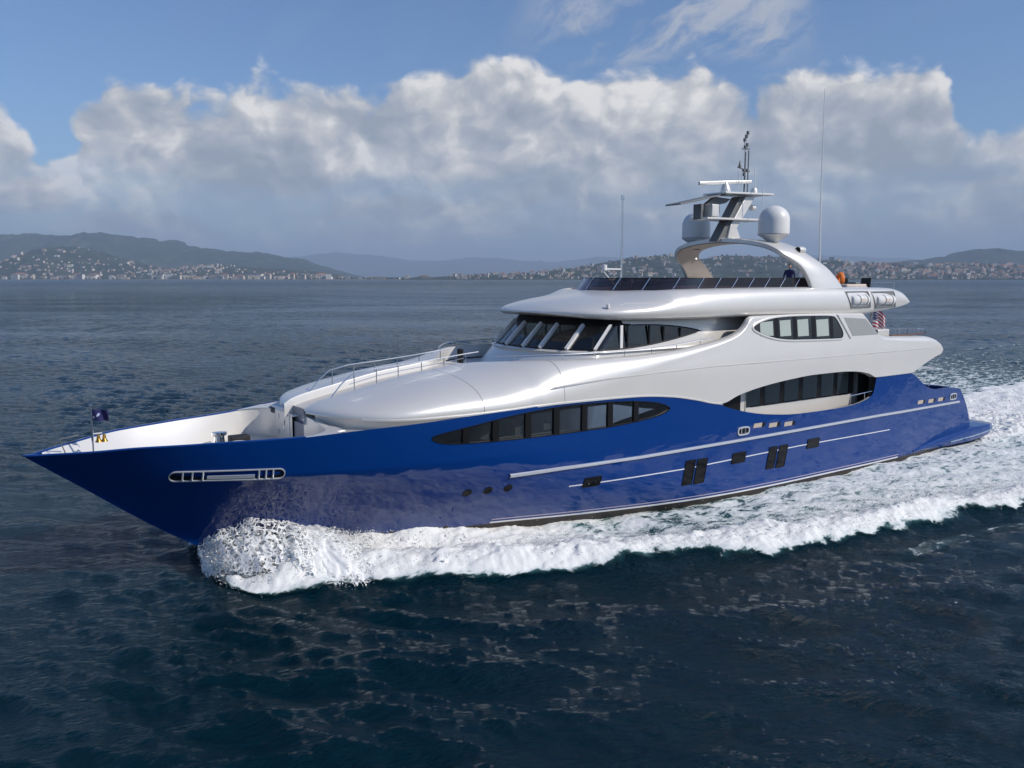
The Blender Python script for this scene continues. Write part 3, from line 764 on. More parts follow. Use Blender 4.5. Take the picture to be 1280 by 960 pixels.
for sgn in (-1, 1):
    w2 = ring_on_sup(e2[::1], 0.09, -0.01, 0.05, 'upper_saloon_window', M_WHITE, yacht, sgn)
    ring_on_sup([tuple(p) for p in (E2 - E2.mean(0)) * (0.985, 0.955) + E2.mean(0)], 0.05, -.01, 0.025, 'frame', M_DARK, w2, sgn)
    mb = MB(); mb.prism(e2, lambda s, z: sup_pt(s, z, 0.012, sgn), lambda s, z: sup_pt(s, z, -0.02, sgn)); mb.build('pane', M_GLASSP if False else glass_mat('upper_pane_glass', (0.4, .45, .43), 0.0) if 'upper_pane_glass' not in bpy.data.materials else bpy.data.materials['upper_pane_glass'], w2, angle=30)
    for x0, x1 in ((969, 974), (992, 996.5), (1015, 1020), (1038, 1041.5)):
        a = at(x0, 410, -4.66)[0]; b = at(x1, 410, -4.66)[0]
        zz = []
        for s in (a, b):
            c = [E2[i - 1][1] + (E2[i][1] - E2[i - 1][1]) * (s - E2[i - 1][0]) / (E2[i][0] - E2[i - 1][0]) for i in range(len(E2)) if (E2[i - 1][0] - s) * (E2[i][0] - s) <= 0 and E2[i][0] != E2[i - 1][0]]
            zz.append((min(c), max(c)))
        mb = MB(); mb.prism([(a, zz[0][0]), (b, zz[1][0]), (b, zz[1][1]), (a, zz[0][1])], lambda s, z: sup_pt(s, z, 0.02, sgn), lambda s, z: sup_pt(s, z, -.01, sgn)); mb.build('mullion', M_DARK, w2, smooth=False)
    for x0, x1, y0 in ((951, 967, 402), (975.5, 989, 400), (997.5, 1011, 399), (1021, 1036, 399)):
        a = at(x0, 410, -4.66)[0]; b = at(x1, 410, -4.66)[0]; z1 = at((x0 + x1) / 2, y0, -4.66)[1]; z0 = at((x0 + x1) / 2, 420, -4.66)[1]
        mb = MB(); mb.prism([(a, z0), (b, z0), (b, z1), (a, z1 - .02)], lambda s, z: sup_pt(s, z, 0.016, sgn), lambda s, z: sup_pt(s, z, -.01, sgn)); mb.build('curtain', M_CURTAIN2 if False else M_CURTAIN, w2, smooth=False)
    # slanted drain groove aft of the window
    g0 = at(1047, 393.5, -4.64); g1 = at(1062, 423.5, -4.7)
    mb = MB(); mb.prism([g0, (g0[0] + .14, g0[1]), (g1[0] + .12, g1[1]), g1], lambda s, z: sup_pt(s, z, 0.006, sgn), lambda s, z: sup_pt(s, z, -.02, sgn)); mb.build('groove', M_GREY, yacht, smooth=False)
    # wing screen pane
    q = [at(x, y, -4.66) for x, y in ((1056.5, 397), (1083.5, 398.5), (1096.5, 418), (1065, 420))]
    mb = MB(); mb.prism(q, lambda s, z: sup_pt(s, z, 0.008, sgn), lambda s, z: sup_pt(s, z, -.02, sgn)); wp = mb.build('wing_screen', bpy.data.materials.get('wing_glass') or mat('wing_glass', (.33, .34, .34), .25), yacht, smooth=False)
    mb = MB(); mb.box((0, 0, 0), (0.001, 0.001, 0.001))

# ------------------------------------------------------------------ wheelhouse
ZB, ZW = 7.05, 8.06
def wh_plan(z):
    """half plan of the wheelhouse front and sides at height z"""
    k = (z - ZB) / (ZW - ZB); s0 = 18.68 + 1.05 * k; hw = 3.55 - 0.12 * k
    return s0, hw
def wh_pt(u, z, off=0.0):
    """u in -1..1 runs round the front from port tail to starboard tail"""
    s0, hw = wh_plan(z); a = abs(u); sg = 1 if u >= 0 else -1
    if a < 0.5:
        ph = a / 0.5 * math.pi / 2; L = 1.6
        y = hw * math.sin(ph) ** 0.9; s = s0 + L * (1 - math.cos(ph) ** 1.15)
        y = (hw + off) * math.sin(ph) ** 0.9; s = s0 - off + (L + off) * (1 - math.cos(ph) ** 1.15)
    else:
        y = hw + off; s = s0 + 1.6 + (a - 0.5) / 0.5 * 8.2
    return (s, sg * y, z)
US = np.linspace(-1, 1, 121)
mb = MB(); mb.grid([[wh_pt(u, 6.2), wh_pt(u, 6.96), wh_pt(u, 6.99, 0.14), wh_pt(u, ZB, 0.12), wh_pt(u, ZB + .01, 0.0)] for u in US]); mb.build('wheelhouse_coaming', M_WHITE, yacht, angle=40)
# glazed band: windows from the front round to the pointed tails
def band_lim(u):
    a = abs(u); s = wh_pt(u, 7.6)[0]
    f = max(0.0, (s - 21.2) / (26.1 - 21.2)); f = min(f, 1)
    top = ZW - 0.40 * f ** 2.2; bot = ZB + 0.03 + 0.60 * f ** 2.0
    return bot, max(top, bot)
u_tail = max(u for u in US if band_lim(u)[1] - band_lim(u)[0] > 0.02)
ug = np.linspace(-u_tail, u_tail, 101)
mb = MB(); mb.grid([[wh_pt(u, b + (t - b) * k, 0.0) for k in np.linspace(0, 1, 6)] for u in ug for b, t in [band_lim(u)]]); whg = mb.build('wheelhouse_glazing', M_GLASSW, yacht)
# solid wall above/below the tails
mb = MB()
for sg in (-1, 1):
    uu = np.linspace(0.34, 1.0, 54)
    mb.grid([[wh_pt(sg * u, ZB, -0.006), wh_pt(sg * u, band_lim(u)[0], -0.004)] for u in uu]); mb.grid([[wh_pt(sg * u, band_lim(u)[1], -.004), wh_pt(sg * u, 8.4, -.006)] for u in uu])
mb.build('wheelhouse_wall', M_WHITE, yacht, angle=50)
mb = MB(); mb.grid([[wh_pt(u, ZW - .02, 0.012), wh_pt(u, ZW + .03, 0.012), wh_pt(u, ZW + .04 + .38 * float(1 - sm(.36, .53, abs(u))), 0.004)] for u in np.linspace(-0.53, 0.53, 80)]); mb.build('brow', M_DARK, yacht, angle=40)
# dark frame line under and over the panes
mb = MB(); mb.tube([wh_pt(u, band_lim(u)[0] + 0.01, 0.012) for u in ug], 0.028, 6); mb.tube([wh_pt(u, band_lim(u)[1] - 0.01, 0.012) for u in ug], 0.026, 6); mb.build('window_frame', M_DARK, whg)
def u_of(px, py, z):
    s, t = atz(px, py, z); best = min(np.linspace(-0.75, 0.75, 601), key=lambda u: (wh_pt(u, z)[0] - s) ** 2 + (wh_pt(u, z)[1] - t) ** 2); return best
# raked mullions, evenly spaced round the front
um_px = [u_of(x, y, ZB + .03) for x, y in ((740, 436.5), (715, 436), (684, 434.5), (660, 433), (642, 430.5), (627, 427.5))]
print('mullions', [round(u, 3) for u in um_px])
um_all = sorted(set([round(u, 3) for u in um_px] + [round(-u, 3) for u in um_px if u < -0.05]))
um_all = [u for i, u in enumerate(um_all) if i == 0 or u - um_all[i - 1] > 0.035]
for um in um_all:
    mb = MB(); b0 = Vector(wh_pt(um, ZB + .03, 0.05)); b1 = Vector(wh_pt(um * 0.985, ZW - 0.02, 0.03))
    tang = (Vector(wh_pt(um + .01, 7.5)) - Vector(wh_pt(um - .01, 7.5))).normalized(); d = (b1 - b0).normalized(); nrm = tang.cross(d).normalized()
    if nrm.x > 0: nrm = -nrm
    vs = []
    for p in (b0, b1): vs += [p - tang * .075 - nrm * .08, p + tang * .075 - nrm * .08, p + tang * .06 + nrm * .11, p - tang * .06 + nrm * .11]
    mb.add(vs, [(0, 1, 5, 4), (1, 2, 6, 5), (2, 3, 7, 6), (3, 0, 4, 7), (0, 3, 2, 1), (4, 5, 6, 7)]); mb.build('mullion', M_DOME, whg, smooth=False)
    if um < 0.35:
        w0 = b0 + nrm * .07 + tang * .12; mb = MB(); mb.box(w0 + Vector((0, 0, .0)), (0.12, 0.12, 0.07)); mb.tube([w0, w0 + d * 0.75 + tang * .25 + nrm * .02], 0.014, 5); mb.build('wiper', M_DARK, whg)
# side window posts
for px_, ww, mm in ((786, .09, M_FWHITE), (793, .05, M_DARK), (818, .05, M_DARK), (834, .05, M_DARK), (852, 0.05, M_DARK)):
    us = 0.5 + (at(px_, 420, -3.5)[0] - 18.68 - .5 - 1.6) / 8.2 * 0.5
    for sg in (-1, 1):
        b, t = band_lim(us); s, y, _ = wh_pt(sg * us, b, 0.0)
        mb = MB(); mb.box((s, y, (b + t) / 2), (ww * 1.6, 0.05, t - b)); mb.build('side_post', mm, whg, smooth=False)
# inside the wheelhouse: floor, aft bulkhead, console, chairs, headliner
mb = MB(); mb.grid([[(s, k * 3.2, 6.95) for k in (-1, 0, 1)] for s in (20.2, 22, 29)]); mb.build('wheelhouse_floor', M_ROOM, yacht)
mb = MB(); mb.box((25.9, 0, 7.6), (0.1, 6.0, 1.5)); mb.build('wheelhouse_bulkhead', M_CURTAIN, yacht, smooth=False)
mb = MB(); mb.box((21.4, 0, 7.1), (0.8, 4.0, 0.5)); mb.build('helm_console', M_ROOM, yacht, smooth=False, bevel=0.05)
mb = MB(); mb.box((21.6, -2.2, 7.12), (1.0, 0.8, 0.35)); mb.build('side_console', M_WOOD, yacht, smooth=False, bevel=0.05)
for y in (-0.8, 0.8):
    mb = MB(); mb.box((22.6, y, 7.25), (0.6, 0.6, 0.14)); mb.box((22.9, y, 7.6), (0.14, 0.6, 0.7)); mb.tube([(22.6, y, 6.95), (22.6, y, 7.2)], .08, 8); mb.build('helm_chair', M_CREAM, yacht, bevel=0.04)
mb = MB(); mb.box((23.9, -1.6, 7.6), (0.05, 0.8, 1.1)); mb.build('chart_screen', M_CREAM, yacht, smooth=False)

# dark forward wing doors by the walkway, searchlight boxes
mb = MB(); mb.box((16.35, 1.1, 6.72), (0.2, 0.22, 0.6)); mb.build('deck_locker', M_DARK, yacht, bevel=0.03)

# ------------------------------------------------------------------ roof slab with sun deck
W_R = pchip([(18.85, 0.0), (18.87, 0.6), (19.0, 1.5), (19.3, 2.3), (19.75, 2.95), (20.4, 3.45), (21.2, 3.84), (22.3, 4.13), (23.7, 4.3), (26, 4.4), (37, 4.42), (39.5, 4.38), (41.0, 4.30), (41.9, 4.2)])
Z_B = pchip([(18.85, 8.54), (19.3, 8.44), (20.0, 8.34), (21.4, 8.26), (25, 8.25), (28, 8.24), (37, 8.13), (38.5, 8.20), (40, 8.33), (41.3, 8.46), (41.75, 8.54), (41.9, 8.66)])
Z_C = pchip([(18.85, 8.60), (19.3, 8.80), (20.0, 8.98), (20.9, 9.14), (22.1, 9.30), (23.2, 9.42), (24.5, 9.50), (33, 9.55), (38, 9.50), (40.0, 9.46), (40.7, 9.38), (41.3, 9.22), (41.7, 8.98), (41.9, 8.74)])
M_E = pchip([(18.85, 2.2), (21, 2.3), (25, 3.2), (29, 4.6), (36, 5.0), (41.9, 6.0)])
WELL0, WELL1 = 23.6, 40.2
def roof_section(s):
    w, zb, zc = float(W_R(s)), float(Z_B(s)), float(Z_C(s)); ze = zb + (zc - zb) * (0.30 if s < 38 else 0.4); m = float(M_E(s)); P = [(0, zb + .012), (max(w - .9, 0) * .6, zb + .01), (max(w - 0.5, 0), zb)]
    for a in np.linspace(0, math.pi / 2, 6)[1:]: P.append((w - min(.28, w) * (1 - math.sin(a)), ze - (ze - zb) * math.cos(a)))
    ylip = max(w - 0.95, 0.0) if s > 22 else 0.0
    ylip *= float(sm(22.0, 24.0, s))
    for a in np.linspace(0, math.pi / 2, 18)[1:]:
        y = ylip + (w - ylip) * math.cos(a) ** (2 / (m if s > 25 else 2.1)); z = ze + (zc - ze) * math.sin(a) ** (2 / 2.3)
        P.append((y, z))
    if WELL0 < s < WELL1: P.append((max(ylip - 0.03, 0), 8.93)); P.append((0, 8.93))
    else: P.append((ylip * .5, zc)); P.append((0, zc))
    return P
rs = np.unique(np.concatenate([np.linspace(18.85, 19.4, 14), np.arange(19.4, 41.9, 0.3), [23.58, 23.62, 40.18, 40.22], np.linspace(40.3, 41.9, 10)]))
mb = MB()
for sgn in (-1, 1): mb.grid([[(s, sgn * y, z) for y, z in roof_section(s)] for s in rs])
sec = roof_section(41.9); mb.add([(41.9, y, z) for y, z in sec] + [(41.9, -y, z) for y, z in reversed(sec)], [tuple(range(2 * len(sec)))])
roof = mb.build('roof', M_WHITE, yacht, angle=42)
mb = MB()
for sgn in (-1, 1):
    rows = []
    for x, y in ((800, 380), (860, 377), (920, 374), (1000, 371.5), (1055, 370.5)):
        s, z = at(x, y, -4.3)
        rows.append((s, z))
    rr = []
    for s, z in dense(rows, 0.5, False):
        sc = roof_section(s)[7:26]; yy = float(np.interp(z, [p[1] for p in sc], [p[0] for p in sc]))
        rr.append([(s, sgn * (yy - .01), z - .025), (s, sgn * (yy + .014), z - .018), (s, sgn * (yy + .012), z + .012), (s, sgn * (yy - .01), z + .025)])
    mb.grid(rr)
mb.build('roof_knuckle', M_WHITE, roof, angle=30)
# sun deck windscreen
def scr(u, z, off=0):
    """u from -1 (port aft) round the front to 1 (starboard aft)"""
    a = abs(u); sg = 1 if u >= 0 else -1; rake = (z - 9.5) * 0.9
    if a < 0.35:
        ph = a / 0.35 * math.pi / 2; return (23.1 + rake + 2.9 * (1 - math.cos(ph) ** 1.1), sg * 3.48 * math.sin(ph) ** .9, z)
    return (26.0 + rake + (a - 0.35) / 0.65 * 7.9, sg * (3.48 + (a - .35) / .65 * 0.12), z)
uu = np.linspace(-1, 1, 81)
mb = MB(); mb.grid([[scr(u, 9.42), scr(u, 9.97)] for u in uu]); ws = mb.build('sundeck_screen', M_GLASSD, yacht)
mb = MB(); mb.tube([scr(u, 9.98) for u in uu], 0.018, 6); mb.build('top_rail', M_DARK, ws)
for u in np.concatenate([-np.linspace(0.05, 0.98, 11), np.linspace(0.05, 0.98, 11)]):
    mb = MB(); p, q = Vector(scr(u, 9.45)), Vector(scr(u, 9.98)); o = Vector((-.02, 0.02 * (1 if u > 0 else -1), 0)); mb.tube([p + o, q + o + Vector((.0, 0, 0.01))], 0.022, 6); mb.build('screen_post', M_CHROME, ws)
# life raft recesses in the roof side
rafts = []
for sgn in (-1, 1):
    for x0, x1 in ((1060.5, 1088.5), (1092, 1121)):
        a = at(x0, 374, -4.45); b = at(x1, 374, -4.45); z1 = at((x0 + x1) / 2, 365, -4.45)[1]; z0 = at((x0 + x1) / 2, 384, -4.45)[1]
        q = [(a[0] - .05, z1), (a[0] + .33, z0), (b[0], z0), (b[0] - .08, z1)]
        yf = lambda s, z: float(np.interp(z, [p[1] for p in roof_section(s)[7:24]], [p[0] for p in roof_section(s)[7:24]]))
        mb = MB(); qq = dense(q, 0.15); rows = []
        c = np.mean(q, 0)
        for s, z in qq:
            so, zo = s + (s - c[0]) * .05, z + (z - c[1]) * .1; rows.append([(s, sgn * (yf(s, z) + 0.004), z), (s, sgn * (yf(s, z) + 0.035), z), (so, sgn * (yf(so, zo) + .03), zo), (so, sgn * (yf(so, zo) - .01), zo)])
        mb.grid(rows, closed_u=True); rec = mb.build('raft_recess', M_GREY, roof, angle=30)
        mb = MB(); mb.prism(qq, lambda s, z: (s, sgn * (yf(s, z) + .012), z), lambda s, z: (s, sgn * (yf(s, z) - .02), z)); mb.build('back_plate', M_GREY, rec, smooth=False)
        rafts.append((sgn, q, yf))

# ------------------------------------------------------------------ radar arch, mast, domes
arch_tab = [(-4.02, 9.45, 34.5, 1.26), (-3.95, 9.9, 34.2, 1.14), (-3.8, 10.5, 33.6, 0.98), (-3.5, 11.05, 32.65, 0.92), (-3.05, 11.42, 32.2, .88), (-2.4, 11.64, 31.95, .86), (-1.3, 11.80, 31.8, .85), (0, 11.86, 31.75, .85)]
arch_tab = arch_tab + [(-a, b, c, d) for a, b, c, d in arch_tab[-2::-1]]
def spl(tab, k=6):
    P = np.array(tab); out = []
    for i in range(len(P) - 1):
        p0, p1, p2, p3 = P[max(i - 1, 0)], P[i], P[i + 1], P[min(i + 2, len(P) - 1)]
        for j in range(k):
            t = j / k; out.append(0.5 * ((2 * p1) + (-p0 + p2) * t + (2*p0 - 5*p1 + 4*p2 - p3) * t*t + (-p0 + 3*p1 - 3*p2 + p3) * t**3))
    out.append(P[-1]); return np.array(out)
AP = spl(arch_tab); 
def arch_strip(th0, th1, inset, name, m):
    rows = []
    for i in range(len(AP)):
        t, z, s, hw = AP[i]; d = AP[min(i + 1, len(AP) - 1)][:2] - AP[max(i - 1, 0)][:2]; d /= np.linalg.norm(d); n = np.array([-d[1], d[0]])
        hw -= inset; a = np.array([t, z]) + n * th1; b = np.array([t, z]) + n * th0; am = np.array([t, z]) + n * (th1 - 0.04)
        rows.append([(s - hw, *am), (s - hw + .1, *a), (s + hw - .1, *a), (s + hw, *am), (s + hw, *b), (s - hw, *b)])
    mb = MB(); mb.grid(rows, closed_v=True); return mb.build(name, m, yacht, angle=40)
arch = arch_strip(-0.10, 0.12, 0, 'radar_arch', M_WHITE)
lin = arch_strip(-0.125, -0.095, 0.04, 'arch_lining', M_TAN); 
# mast: raked twin plates on the arch crown, two cross platforms
def bar(mb, a, b, wy, wz, mi=0):
    a, b = Vector(a), Vector(b); d = (b - a).normalized(); y = Vector((0, 1, 0)); n = d.cross(y).normalized(); vs = []
    for p in (a, b): vs += [p - y * wy / 2 - n * wz / 2, p + y * wy / 2 - n * wz / 2, p + y * wy / 2 + n * wz / 2, p - y * wy / 2 + n * wz / 2]
    return mb.add(vs, [(0, 1, 5, 4), (1, 2, 6, 5), (2, 3, 7, 6), (3, 0, 4, 7), (0, 3, 2, 1), (4, 5, 6, 7)], mi)
mz = lambda x, y, t=0.0: (lambda q: (q[0], t, q[1]))(at(x, y, t))
mb = MB(); mb.prism([mz(891, 302)[0::2], mz(905, 302)[0::2], mz(934, 246)[0::2], mz(920, 246)[0::2]], lambda s, z: (s, -0.30, z), lambda s, z: (s, 0.30, z)); mast = mb.build('mast', M_GREY, yacht, smooth=False, bevel=0.03)
mb = MB(); mb.prism([mz(909, 300, -.4)[0::2], mz(926, 300, -.4)[0::2], mz(921, 285, -.4)[0::2], mz(944, 246, -.4)[0::2], mz(932, 246, -.4)[0::2], mz(913, 282, -.4)[0::2]], lambda s, z: (s, -0.42, z), lambda s, z: (s, 0.42, z)); mb.build('mast_cheek', M_WHITE, mast, smooth=False, bevel=0.03)
mb = MB(); bar(mb, mz(872, 273.5), mz(945, 276), 1.3, 0.10); mb.build('lower_platform', M_WHITE, mast, smooth=False, bevel=0.02)
mb = MB(); bar(mb, mz(893, 242), mz(953, 244.5), 1.5, 0.09); mb.build('upper_platform', M_WHITE, mast, smooth=False, bevel=0.02)
mb = MB(); bar(mb, mz(841, 256), mz(898, 243.5), 1.0, 0.07); mb.build('signal_wing', M_GREY, mast, smooth=False, bevel=0.02)
mb = MB(); mb.prism([mz(892, 246)[0::2], mz(912, 249)[0::2], mz(905, 254)[0::2], mz(872, 262)[0::2]], lambda s, z: (s, -0.1, z), lambda s, z: (s, 0.1, z)); mb.build('bracket', M_GREY, mast, smooth=False)
c = mz(882, 264); mb = MB(); mb.box((c[0] + .0, -.35, c[2]), (0.5, 0.6, 0.6)); mb.build('camera_box', M_WHITE, mast, smooth=False, bevel=0.03)
c = mz(873, 265); mb = MB(); mb.box((c[0], 0, c[2]), (0.18, 0.5, 0.75)); mb.build('strut', M_GREY, mast, smooth=False)
c = mz(907, 238); mb = MB(); mb.lathe([(0, -.25), (.24, -.25), (.26, 0), (.2, .2), (.12, .32), (0.10, .42), (0, .42)], c, 16); rb = mb.build('radar_pedestal', M_WHITE, mast)
a, b = mz(878.5, 228.5), mz(934, 228); mb = MB(); bar(mb, (a[0], 0.25, a[2]), (b[0], -0.25, b[2]), 0.12, 0.17); mb.build('radar_scanner', M_WHITE, rb, smooth=False, bevel=0.03)
c = mz(942.5, 239.5); mb = MB(); mb.lathe([(0, -.2), (.17, -.2), (.18, .05), (.12, .17), (0, .2)], c, 14); mb.build('gps_dome', M_WHITE, mast)
p0, p1 = mz(930, 242), mz(932, 190); mb = MB(); mb.tube([p0, p1], 0.04, 8); bar(mb, (p0[0] + .25, 0, p0[2]), (p0[0] + .27, 0, p1[2] + .1), 0.05, 0.04)
for x, y in ((929.5, 213), (934, 213), (930, 218), (931.5, 184), (934, 181), (931, 175), (933, 170.5), (935, 166)):
    q = mz(x, y); mb.lathe([(0, -.08), (.075, -.08), (.075, .08), (0, .08)], q, 8)
    if y < 190: mb.tube([q, (q[0], 0, q[2] - .26)], 0.015, 5)
a, b = mz(928, 186), mz(937, 186); mb.tube([a, b], 0.035, 6); a, b = mz(922, 209), mz(937, 214); mb.tube([a, b], 0.03, 6); mb.lathe([(0, -.15), (.1, -.1), (.04, .1), (0, .25)], mz(925, 206), 8)
mb.build('light_mast', M_GREY, mast)
for x, y0, y1, t in ((943.5, 236, 206, 0), (923, 242, 214, .3), (927, 242, 214, -.3), (899, 254, 266, .5), (953, 262, 235, -2.3)):
    p, q = mz(x, y0, t), mz(x + .5, y1, t); mb = MB(); mb.tube([p, q], 0.018, 5); mb.build('whip_aerial', M_FWHITE, mast)
c = mz(941, 260); mb = MB(); mb.lathe([(0, -.16), (.15, -.16), (.15, .1), (0, .16)], c, 12, axis='X'); mb.build('camera_head', M_WHITE, mast)
def dome(t, x, base, top, wpx):
    s, z0 = at(x, base, t); z1 = at(x, top, t)[1]
    d = 1 / (wpx and 1); R = 0.745; h = z1 - z0
    prof = [(0.18, -0.12), (0.22, 0.0), (R * .72, 0.20), (R, .34), (R * 1.005, .38), (R, 0.6), (R * .995, h - R * .95)]
    for a in np.linspace(0, math.pi / 2, 10)[1:]: prof.append((R * .995 * math.cos(a), h - R * .95 + R * .95 * math.sin(a)))
    mb = MB(); mb.lathe(prof, (s, t, z0), 40); d = mb.build('satellite_dome', M_DOME, yacht, angle=50)
    mb = MB(); mb.lathe([(R * 1.006, .36), (R * 1.012, .37), (R * 1.006, .385)], (s, t, z0), 40); mb.build('seam', M_GREY, d)
    mb = MB(); mb.lathe([(.0, -.25), (.2, -.25), (.16, .03), (0, .03)], (s, t, z0), 16); mb.build('foot', M_GREY, d)
dome(-2.5, 966.5, 302.5, 256.7, 39); 
s_d, z_d = at(966.5, 302.5, -2.5)
def dome2():
    z0, z1 = z_d, at(966.5, 256.7, -2.5)[1]
    px, py = project(s_d, 2.5, z0)
    dome(2.5, px, py, project(s_d, 2.5, z1)[1], 39)
dome2()
# camera/searchlight on the arch shoulder, whip aerials
for sgn in (-1, 1):
    s, z = at(1001, 318, -3.42); mb = MB(); mb.tube([(s, sgn * 3.42, z - .12), (s, sgn * 3.42, z + .1)], [.16, .09], 10); mb.lathe([(0, -.25), (.17, -.25), (.19, 0), (.16, .2), (0, .24)], (s, sgn * 3.42, z + .2), 14, axis='X'); sl = mb.build('searchlight', M_WHITE, yacht)
    mb = MB(); mb.lathe([(0, -.012), (.15, -.01), (.15, .01)], (s - .26, sgn * 3.42, z + .2), 14, axis='X'); mb.build('lens', M_DARK, sl)
    if sgn > 0: continue
    s0, z0 = at(1024.5, 330, -3.55); s1_, z1_ = at(1031, 111, -3.55); sm_, zm_ = at(1026.5, 237, -3.55)
    mb = MB(); mb.tube([(s0, sgn * 3.55, z0 - .2), (sm_, sgn * 3.55, zm_), (s1_, sgn * 3.55, z1_)], [0.045, 0.03, 0.012], 6); mb.build('whip_aerial', M_FWHITE, yacht)
p0, p1 = mz(776, 380), mz(776, 247); mb = MB(); mb.tube([p0, (p0[0], 0, p1[2])], [.06, .035], 8); mb.lathe([(0, -.1), (.08, -.1), (.08, .12), (0, .12)], (p0[0], 0, p1[2]), 8); fm = mb.build('forward_mast', M_CHROME, yacht)
mb = MB(); a = mz(755, 340); mb.tube([(p0[0], 0, p0[2] + .5), a], 0.03, 6); bar(mb, mz(755, 336), mz(776, 336.5), .06, .06); mb.lathe([(0, -.12), (.12, -.1), (.12, .14), (0, .16)], mz(755.5, 335), 10); mb.build('horn_arm', M_FWHITE, fm)
c = mz(789, 354); mb = MB(); mb.lathe([(0, -.2), (.03, -.2), (.03, .0), (.1, .02), (.07, .18), (0, .22)], c, 10); mb.build('deck_light', M_FWHITE, roof)
for x, y in ((777, 382.5), (760, 382), (872, 374)):
    s, z = at(x, y, -3.4); mb = MB(); mb.lathe([(0, -.1), (.07, -.1), (.07, .05), (0, .08)], (s, -3.4, z), 10); mb.build('flush_lamp', M_FWHITE, roof)

# ------------------------------------------------------------------ rails
def railing(name, pts, posts, r=0.022, mid=True):
    mb = MB(); top = [Vector(p) for p in pts]; mb.tube(top, r, 6); o = mb.build(name, M_CHROME, yacht)
    for (x, y, z0, z1) in posts:
        mb = MB(); mb.tube([(x, y, z0), (x, y, z1)], r * .8, 6); mb.build('stanchion', M_CHROME, o)
    return o
for sgn in (-1, 1):
    y = sgn * 0.98
    sx = [9.25, 9.6, 10.0, 10.4, 11.2, 12.5, 13.8, 15.2, 15.9]; zz = [5.35, 5.75, 6.2, 6.5, 6.66, 6.75, 6.86, 7.0, 7.06]
    zf = lambda s: float(np.interp(s, sx, zz))
    railing('walkway_rail', [(s, y, z) for s, z in zip(sx, zz)], [(s, y, float(Z_TOP(s)) - .05, zf(s)) for s in (10.5, 11.4, 12.3, 13.3, 14.3, 15.3)])
    mb = MB(); mb.tube([(s, y, (float(Z_TOP(s)) + zf(s)) / 2) for s in (10.3, 11.4, 12.5, 13.8, 15.2)], 0.012, 5); mb.build('mid_rail', M_CHROME, yacht)
    # rail on the bulwark round the wheelhouse
    ss = np.linspace(15.9, 26.0, 22)
    pr = [(s, sgn * (float(Y_IN(s)) + .05), float(Z_TOP(s)) + 0.22 * float(sm(27.5, 24, s))) for s in ss]
    railing('bridge_rail', pr, [(p[0], p[1], p[2] - .3, p[2]) for p in pr[1::3]])
    # after rails of the upper deck
    ss = np.linspace(40.6, 43.6, 8)
    pr = [(s, sgn * 4.2, float(Z_TOP(s)) + 0.40) for s in ss]
    railing('upper_deck_rail', pr, [(p[0], p[1], p[2] - .55, p[2]) for p in pr], 0.016)
    mb = MB(); mb.box((41.6, sgn * 4.3, 6.93), (3.2, .16, .05)); mb.build('teak_cap', M_TEAK, yacht, smooth=False)
pr = [(43.7, y, 7.1) for y in np.linspace(-4.2, 4.2, 9)]
railing('upper_deck_rail', pr, [(p[0], p[1], p[2] - .7, p[2]) for p in pr], 0.016)
mb = MB(); mb.box((39.6, -3.8, 6.9), (1.1, .7, .75)); mb.build('bar_cabinet', M_WHITE, yacht, smooth=False, bevel=.05)
pr = [(40.6, y, 9.75) for y in np.linspace(-4.0, 4.0, 7)]
railing('sundeck_rail', pr, [(p[0], p[1], 9.2, p[2]) for p in pr], 0.016)
# lower wall of the upper saloon aft
mb = MB(); mb.box((33.0, 0, 7.2), (7.6, 8.0, 2.0)); mb.build('upper_saloon', M_DARK, yacht, smooth=False)

# ------------------------------------------------------------------ cockpit and swim platform
mb = MB(); mb.grid([[(s, k * (HB(s, 3.0) - .1), 2.95) for k in (-1, -.5, 0, .5, 1)] for s in np.linspace(40.5, 47.5, 6)]); mb.build('aft_deck', M_TEAK, yacht)
for sgn in (-1, 1):
    mb = MB(); mb.grid([[(s, sgn * (HB(s, 3.5) - 0.2), 2.95), (s, sgn * (HB(s, 3.5) - 0.2), float(SHEER(s)) - .01), (s, sgn * (HB(s, float(SHEER(s))) + .003), float(SHEER(s)) + .008)] for s in np.arange(38.6, 47.3, 0.25)]); mb.build('aft_bulwark', M_BLUE, yacht, angle=30)
mb = MB(); mb.box((40.6, 0, 4.0), (.1, 7.4, 2.0)); mb.build('aft_bulkhead', M_DARK, yacht, smooth=False)
mb = MB(); mb.box((47.45, 0, 3.25), (.3, 7.6, .66)); mb.build('transom_coaming', M_BLUE, yacht, smooth=False, bevel=.08)
for y in (-3.6, -2.4, -1.2):
    mb = MB(); mb.tube([(45.4, y, 3.0), (45.4, y, 3.75)], .06, 8); mb.lathe([(0, 0), (.11, 0), (.11, .06), (0, .1)], (45.4, y, 3.75), 10); mb.build('bollard', M_CHROME, yacht)
mb = MB(); mb.box((44.6, -2.2, 3.5), (.7, 1.6, .5)); mb.build('aft_sofa', M_NAVY, yacht, smooth=False, bevel=.06)
